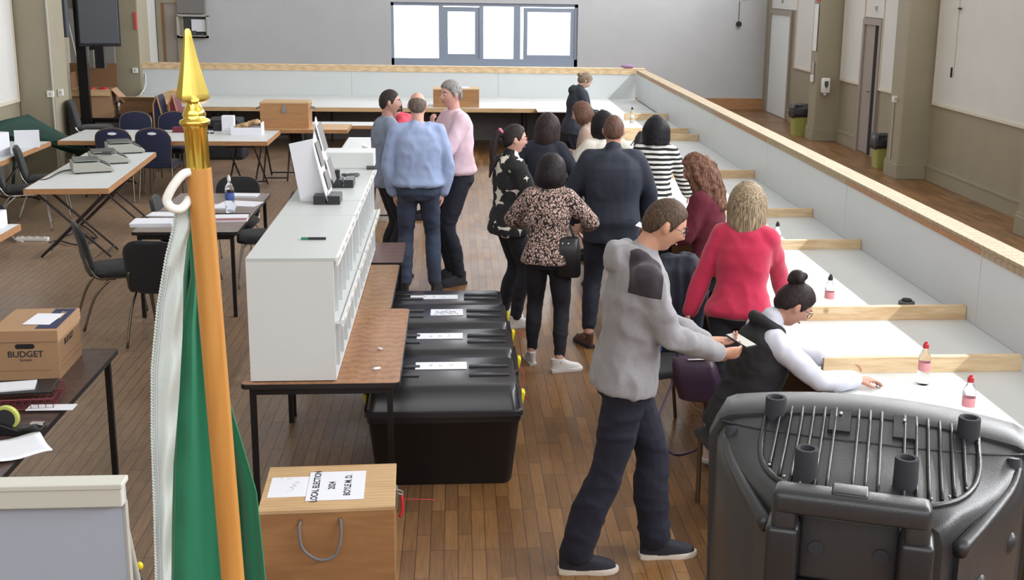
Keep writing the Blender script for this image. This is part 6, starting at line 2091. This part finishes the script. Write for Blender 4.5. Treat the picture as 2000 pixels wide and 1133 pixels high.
limb(bm, [k_['nb'] - k_['R'] * .09 + k_['F'] * .03, k_['nb'] - k_['R'] * .085 - k_['F'] * .05 + k_['U'] * .02, k_['nb'] - k_['F'] * .10 + k_['U'] * .03, k_['nb'] + k_['R'] * .085 - k_['F'] * .05 + k_['U'] * .02, k_['nb'] + k_['R'] * .09 + k_['F'] * .03], [.028, .030, .034, .030, .028])
me = bake(bm, .010, 4)
wrinkle(me, .008, (8, 8, 12), 4)
mesh_obj('gilet', me, 'vest', P16)
b = BM()
for u in (.12, .24, .34):
    c = k_['o'] + k_['U'] * u + k_['F'] * .152 + k_['R'] * .02
    ell(b, c, (.006, .006, .006), u=8, v=6)
obj('snap_button', b, 'chrome', P16)
t = thing('stool', 'low black padded stool under the seated woman with the bun', 'stool', (1.50, 5.88, 0), R_(8))
b = BM(); box(b, -.19, .19, -.19, .19, .38, .44, bev=.02); obj('seat', b, 'blackfab', t)
for lx in (-.16, .16):
    for ly in (-.16, .16):
        b = BM(); cyl(b, (lx, ly, 0), (lx, ly, .38), .013, n=10); obj('leg', b, 'bronze', t)

# 3 blonde bob, raspberry sweater
P14, K14 = person('woman with a blonde-brown bob in a raspberry pink sweater, back turned', 1.69, 6.78, -22, 1.65, fem=True, lean=12, head=(8, 14, 0),
    feet=((-.07, -.30, -50), (.10, .12, 0)), hands=((-.34, -.02, .74), (.22, .40, .86)), poles=((-1, -.3, 0), (1, -.4, -.3)),
    hair=dict(style='bob', c=(128, 108, 86), c2=(184, 162, 134), len=-.21, az=54, w=1.06, tip=1.0, t=.022, wr=.002), skinc=(200, 158, 138), build=1.10,
    top=dict(m='hotpink', name='sweater', off=.020, hem=-.07, sloff=.022, collarh=.02, wr=.009, blouse=.01), legs=dict(m='blacktrouser', off=.010, flare=.010), shoes=('shoepink', 'shoewhite', 'shoe'))
# purple handbag
t = thing('handbag', 'dark purple leather handbag hanging at the side of the raspberry pink sweater woman', 'bag', D(1362, 735, 6.55), R_(-12))
b = BM(); loft(b, [[Vector((p[0] + sh_, p[1], z)) for p in roundrect(-w, w, -dd, dd, dd * .85)] for z, w, dd, sh_ in ((-.14, .10, .05, .02), (-.13, .125, .065, .02), (-.02, .14, .072, 0), (.07, .13, .06, -.02), (.11, .115, .04, -.03), (.118, .10, .025, -.03))]); obj('bag_body', b, 'purple', t, smooth=50)
b = BM(); tube(b, smoothpath([(-.13, 0, .09), (-.10, 0, .20), (-.02, .02, .28), (.06, 0, .20), (.09, 0, .09)], 6), .008); obj('handle', b, 'purple', t, smooth=True)
b = BM(); tube(b, [(-.06, -.045, .112), (.05, -.045, .122)], .006); tube(b, smoothpath([(-.02, -.07, -.14), (.0, -.07, -.17), (.05, -.07, -.19)], 4), .006); obj('zip_trim', b, 'chrome', t)
b = BM(); tube(b, smoothpath([t.location + V(-.14, 0, -.02), D(1280, 840, 6.2), D(1296, 872, 6.15), D(1320, 888, 6.1), D(1345, 884, 6.2), D(1368, 868, 6.4), D(1375, 800, 6.5)], 6), .009, flat=.4)
st2 = obj('bag_strap', b, 'purple', smooth=True); tag(st2, 'long dark bag strap looping down from the purple handbag to the floor', 'strap')
# metal chair behind the hoodie man with navy coat over it
t = thing('metal_chair', 'empty bronze-legged chair behind the hands of the hoodie man', 'chair', (1.28, 7.05, 0), R_(-70))
b = BM(); box(b, -.2, .2, -.2, .2, .43, .48, bev=.02); obj('seat', b, 'blackfab', t)
for lx in (-.19, .19):
    b = BM(); tube(b, [(lx, .18, .43), (lx * 1.1, .24, 0)], .012); obj('leg', b, 'bronze', t)
    b = BM(); tube(b, [(lx, -.26, .9), (lx, -.18, .43), (lx * 1.1, -.26, 0)], .012); obj('leg', b, 'bronze', t)
b = BM(); box(b, -.19, .19, -.27, -.23, .62, .92, bev=.02); obj('backrest', b, 'blackfab', t)
t = thing('draped_coat', 'navy coat with blue lining hanging over the chair behind the hoodie man', 'coat', (1.40, 7.35, 0))
bm = BM(); loft(bm, [[Vector((x_ * k + sx, y_ * k * .8, z)) for x_, y_ in roundrect(-.17, .17, -.15, .15, .08)] for z, k, sx in ((.42, .9, 0), (.6, 1.05, .0), (.85, 1.1, .02), (1.02, .95, .02), (1.10, .6, .02))])
me = bake(bm, .012, 4); wrinkle(me, .03, (9, 9, 2), 2); mesh_obj('cloth', me, 'navyjacket', t)
b = BM(); box(b, -.14, -.10, -.2, -.14, .50, .72, bev=.015); obj('lining', b, mat('blue_lining', (52, 84, 140), .8), t)

# 4 curly maroon
P13, K13 = person('woman with long curly auburn hair in a maroon knit, looking down to the left', 1.80, 8.12, 62, 1.64, fem=True, lean=8, head=(10, 20, 0),
    feet=((-.12, 0, 5), (.12, .05, -5)), hands=((-.10, .36, 1.03), (.12, .38, 1.02)), curl=(.7, .7), handrot=(((.5, 1, 0), (1, 0, .4)), ((-.5, 1, 0), (-1, 0, .4))),
    hair=dict(style='curly', c=(92, 60, 48), c2=(138, 98, 78), len=-.32, az=60, w=1.14, tip=1.15, t=.024), skinc=(196, 150, 132), build=1.02,
    top=dict(m='maroon', name='sweater', off=.024, hem=-.12, sloff=.028, wr=.01), legs=dict(m='blacktrouser'), shoes=('ink', 'ink', 'shoe'))
b = BM(); box(b, -.07, .07, -.10, .10, 0, .003); o = obj('paper_slip', b, 'paper'); o.location = P13.matrix_basis @ V(.02, .47, 1.06); o.rotation_euler = (R_(15), 0, R_(70)); tag(o, 'small white slip held by the woman in maroon knit', 'paper')

# 5 striped sweater
P12, K12 = person('woman with a dark bob in a black and white striped sweater at the counter', 1.75, 10.40, -18, 1.64, fem=True, lean=10, head=(10, 16, 0),
    hands=((-.16, .34, 1.0), (.30, .38, .86)), poles=((-1, -.3, -.2), (1, -.5, -.2)),
    hair=dict(style='bob', c=(26, 24, 30), len=-.15, az=58, w=1.14, tip=1.2, t=.022), skinc=(196, 150, 132), build=1.02,
    top=dict(m='stripe', name='sweater', off=.022, hem=-.04, sloff=.03, blouse=.02, wr=.010), legs=dict(m='navytrouser'), shoes=('ink', 'ink', 'shoe'))

# 6 navy jacket man
P11, K11 = person('big man in a dark navy jacket and trousers standing with his back turned', 1.20, 9.02, -4, 1.80, lean=4, head=(-6, 6, 0),
    feet=((-.17, -.12, 25), (.13, .05, -5)), hands=((-.27, .16, .95), (.27, .22, .96)), poles=((-1, -.5, 0), (1, -.5, 0)),
    hair=dict(style='short', c=(104, 76, 64), t=.007), skinc=(186, 136, 116), build=1.16,
    top=dict(m='navyjacket', name='jacket', off=.036, hem=-.16, sloff=.034, hemoff=.03, collarh=.04, wr=.010, wf=(6, 6, 4)), legs=dict(m='navytrouser', off=.016, flare=.018, end=.08), shoes=('shoebrown', 'ink', 'shoe'))

# 7 leopard blouse
P8, K8 = person('short dark-haired woman in a pink and black animal print blouse', .66, 8.42, -12, 1.58, fem=True, lean=3, head=(-8, 14, 0),
    feet=((-.12, .05, 20), (.11, -.10, -62)), hands=((-.16, .28, 1.0), (.22, .26, 1.02)), poles=((-1, -.4, -.3), (1, -.6, -.4)),
    hair=dict(style='bob', c=(34, 27, 30), len=-.16, az=62, w=.98, tip=.62, t=.018), skinc=(196, 150, 132), build=1.08,
    top=dict(m='leopard', name='blouse', off=.022, hem=-.08, sloff=.026, wr=.008, sleeve=.8), legs=dict(m='blacktrouser', off=.012, flare=.008, end=.06), shoes=('shoewhite', 'shoewhite', 'shoe'))
t = thing('shoulder_bag', 'black shoulder bag hanging at the right side of the animal print woman', 'bag', D(1108, 500, 8.35), R_(-10))
b = BM(); loft(b, [[Vector((p[0], p[1], z)) for p in roundrect(-w, w, -dd, dd, dd * .8)] for z, w, dd in ((-.15, .09, .05), (-.13, .10, .065), (.05, .095, .065), (.13, .08, .04), (.14, .07, .03))]); obj('bag_body', b, 'blackplastic', t, smooth=50)
b = BM(); tube(b, smoothpath([(-.06, .0, .12), (-.12, .05, .32), (-.15, .1, .50), (-.08, .14, .40), (.05, .03, .12)], 6), .010); obj('strap', b, 'blackplastic', t, smooth=True)
b = BM(); ell(b, (-.03, -.06, .10), (.008, .006, .012)); ell(b, (.01, -.06, .10), (.008, .006, .012)); obj('stud', b, 'chrome', t)

# 8 star print woman
P6, K6 = person('woman with a dark ponytail and glasses in a black and cream star print top', .42, 9.55, -72, 1.66, fem=True, lean=2, head=(-10, 4, 0),
    hands=((-.06, .26, 1.02), (.06, .28, 1.0)), poles=((-1, -.4, -.6), (1, -.4, -.6)), handrot=(((1, .3, 0), (0, -1, 0)), ((-1, .3, 0), (0, -1, 0))),
    hair=dict(style='pony', c=(52, 42, 42), t=.014, tail=[(0, -.10, .045), (.0, -.15, .03), (.0, -.175, -.08), (.0, -.17, -.20), (.01, -.19, -.32)], clip=(mat('pink_clip', (220, 120, 150), .4), [(-.02, -.115, .06), (.0, -.13, .075), (.03, -.115, .06)], [.010, .014, .010]), line=[(0, .078), (40, .062), (62, .03), (80, -.01), (95, .02), (115, -.04), (180, -.075)]),
    glasses=dict(m=mat('pink_frame', (150, 52, 70), .3)), skinc=(206, 160, 144),
    top=dict(m='star', name='top', off=.030, hem=-.14, sloff=.036, hemoff=.04, wr=.012, collarh=.04), legs=dict(m='blacktrouser'), shoes=('shoewhite', 'shoewhite', 'shoe'), build=1.06)

# 9 dark blue top woman
P7, K7 = person('dark-haired woman in a blue-black top standing behind the star print woman', .80, 10.72, -14, 1.62, fem=True, lean=4, head=(-14, 12, 0),
    hands=((-.2, .2, .95), (.24, .26, 1.16)), poles=((-1, -.4, -.3), (.6, -.6, -1)), handrot=(None, ((-.3, .6, 1), (-1, 0, 0))),
    hair=dict(style='bob', c=(50, 38, 38), len=-.20, az=62, w=1.02, tip=.95, t=.02), skinc=(200, 156, 140), build=1.06,
    top=dict(m='blacktop', name='top', off=.022, hem=-.10, sloff=.024, sleeve=.75), legs=dict(m='navytrouser'))
# 10 brown haired profile
P9, K9 = person('brown-haired woman in profile behind the cream knit, looking left', 1.40, 11.95, 70, 1.62, fem=True, lean=10, head=(0, 20, 0),
    hands=((-.12, .30, 1.05), (.12, .30, 1.05)), hair=dict(style='bob', c=(104, 74, 60), len=-.10, az=72, w=.95, tip=.7, t=.016), skinc=(206, 166, 152),
    top=dict(m='beigetop', name='top', off=.018, hem=-.06), legs=dict(m='navytrouser'))
# 11 cream knit
P10, K10 = person('dark-haired woman in a cream knit with sunglasses pushed up on her head', 1.36, 10.72, 8, 1.64, fem=True, lean=5, head=(20, 8, 0),
    hands=((-.16, .28, 1.05), (.2, .28, 1.05)), poles=((-1, -.4, -.3), (1, -.4, -.3)),
    hair=dict(style='bob', c=(32, 28, 32), len=-.17, az=66, w=1.0, tip=.5, t=.016), skinc=(196, 150, 132), build=1.12,
    top=dict(m='creamknit', name='sweater', off=.032, hem=-.10, sloff=.034, collarh=.04), legs=dict(m='navytrouser'))
b = BM()
MXs = K10['MX']
for sx in (-1, 1):
    tube(b, [MXs @ V(sx * .034 + .026 * math.cos(k / 16 * 2 * pi), .045 + .012 * math.sin(k / 16 * 2 * pi), .125 + .014 * math.sin(k / 16 * 2 * pi)) for k in range(16)], .005, 6, closed=True)
    tube(b, [MXs @ V(sx * .06, .045, .125), MXs @ V(sx * .088, -.02, .07), MXs @ V(sx * .09, -.05, .04)], .004, 6)
o = obj('sunglasses', b, 'ink', P10, smooth=True)

# 12 far woman in dark jacket
P5, K5 = person('woman with tied grey-blonde hair in a dark jacket at the far counter', 1.62, 16.35, -74, 1.60, fem=True, lean=8, head=(0, 34, 0),
    hands=((-.12, .36, .98), (.14, .34, .98)), hair=dict(style='bun', c=(120, 104, 88), c2=(170, 150, 128), t=.015, bun=(0, -.12, .03), br=.035, line=[(0, .055), (40, .05), (62, .02), (80, -.03), (95, -.02), (115, -.05), (180, -.075)]), skinc=(206, 166, 150),
    top=dict(m='darkjacket', name='jacket', off=.036, hem=-.16, sloff=.034, hood=.9, wr=.012), legs=dict(m='jeans3'), build=1.1)

# 13 balding man, blue shirt
P3, K3 = person('balding man in a light blue shirt and dark jeans, back turned', -.34, 10.55, 1, 1.83, lean=0, head=(-2, 6, 0),
    feet=((-.13, 0, 12), (.14, .02, -12)), hands=((-.22, .04, .93), (.22, .04, .93)), poles=((-1, -.3, 0), (1, -.3, 0)),
    hair=dict(style='bald', c=(116, 104, 96), t=.007), skinc=(206, 160, 142), build=1.10,
    top=dict(m='blueshirt', name='shirt', off=.026, hem=-.005, sloff=.028, blouse=.022, wr=.012, collarh=.004), legs=dict(m='jeans3', off=.012, flare=.022, wr=.009), shoes=('ink', 'ink', 'shoe'))
b = BM(); torso_rings(b, [(.0, .185, .143, 0), (.035, .183, .14, 0)], K3['o'], V(0, 0, 1), V(0, 1, 0), V(1, 0, 0)); obj('belt', b, 'ink', P3, smooth=40)
# 14 pink shirt man
P4, K4 = person('grey-haired man in a pale pink shirt and navy trousers, hand at his chin', .0, 11.0, 112, 1.90, lean=2, head=(12, 4, 0),
    feet=((-.12, .03, 10), (.13, .0, -10)), hands=((-.02, .20, 1.44), (-.02, .26, 1.22)), poles=((-.7, .4, -1), (.8, .2, -.8)),
    handrot=(((.1, .35, .8), (.1, -1, .3)), ((-1, .3, 0), (0, -.3, 1))), curl=(.9, .6),
    hair=dict(style='short', c=(98, 96, 96), c2=(176, 172, 168), t=.016), skinc=(206, 156, 142), build=1.08,
    top=dict(m='pinkshirt', name='shirt', off=.024, hem=.005, sloff=.026, blouse=.018, wr=.010, collarh=.004), legs=dict(m='navytrouser', off=.014, flare=.024), shoes=('ink', 'ink', 'shoe'))
b = BM(); torso_rings(b, [(.0, .19, .15, 0), (.035, .188, .148, 0)], K4['o'], V(0, 0, 1), V(0, 1, 0), V(1, 0, 0)); obj('belt', b, 'shoebrown', P4, smooth=40)
# 15 grey-blue shirt man
P2, K2 = person('man with cropped dark hair in a grey-blue shirt, left of the balding man', -.66, 11.3, -72, 1.78, lean=1, head=(-14, 2, 0),
    feet=((-.12, .0, 10), (.13, .0, -10)), hands=((-.22, .12, .92), (.22, .14, .92)), poles=((-1, -.4, 0), (1, -.6, 0)),
    hair=dict(style='short', c=(58, 50, 48), t=.008), skinc=(190, 144, 128), build=1.05,
    top=dict(m='greyshirt', name='shirt', off=.024, hem=-.10, sloff=.026, wr=.010, collarh=.004), legs=dict(m='blacktrouser', off=.014, flare=.024))
# 16 bending woman behind
P1, K1 = person('dark-haired woman in a bright pink top bending down to the left behind the standing men', -.38, 14.1, 84, 1.64, fem=True, lean=52, head=(0, 44, 0), pelvis=(0, -.12),
    feet=((-.13, -.05, 5), (.13, -.02, -5)), hands=((-.18, .52, .78), (.18, .52, .78)), poles=((-1, -.2, .3), (1, -.2, .3)),
    hair=dict(style='pony', c=(58, 48, 48), t=.018, tail=[(0, -.10, .06), (.03, -.12, .06), (.09, -.10, .0), (.12, -.04, -.08), (.12, .02, -.16)]), skinc=(190, 150, 138), build=1.02,
    top=dict(m='brightpink', name='top', off=.018, hem=-.02, sleeve=.6), legs=dict(m='navytrouser'))
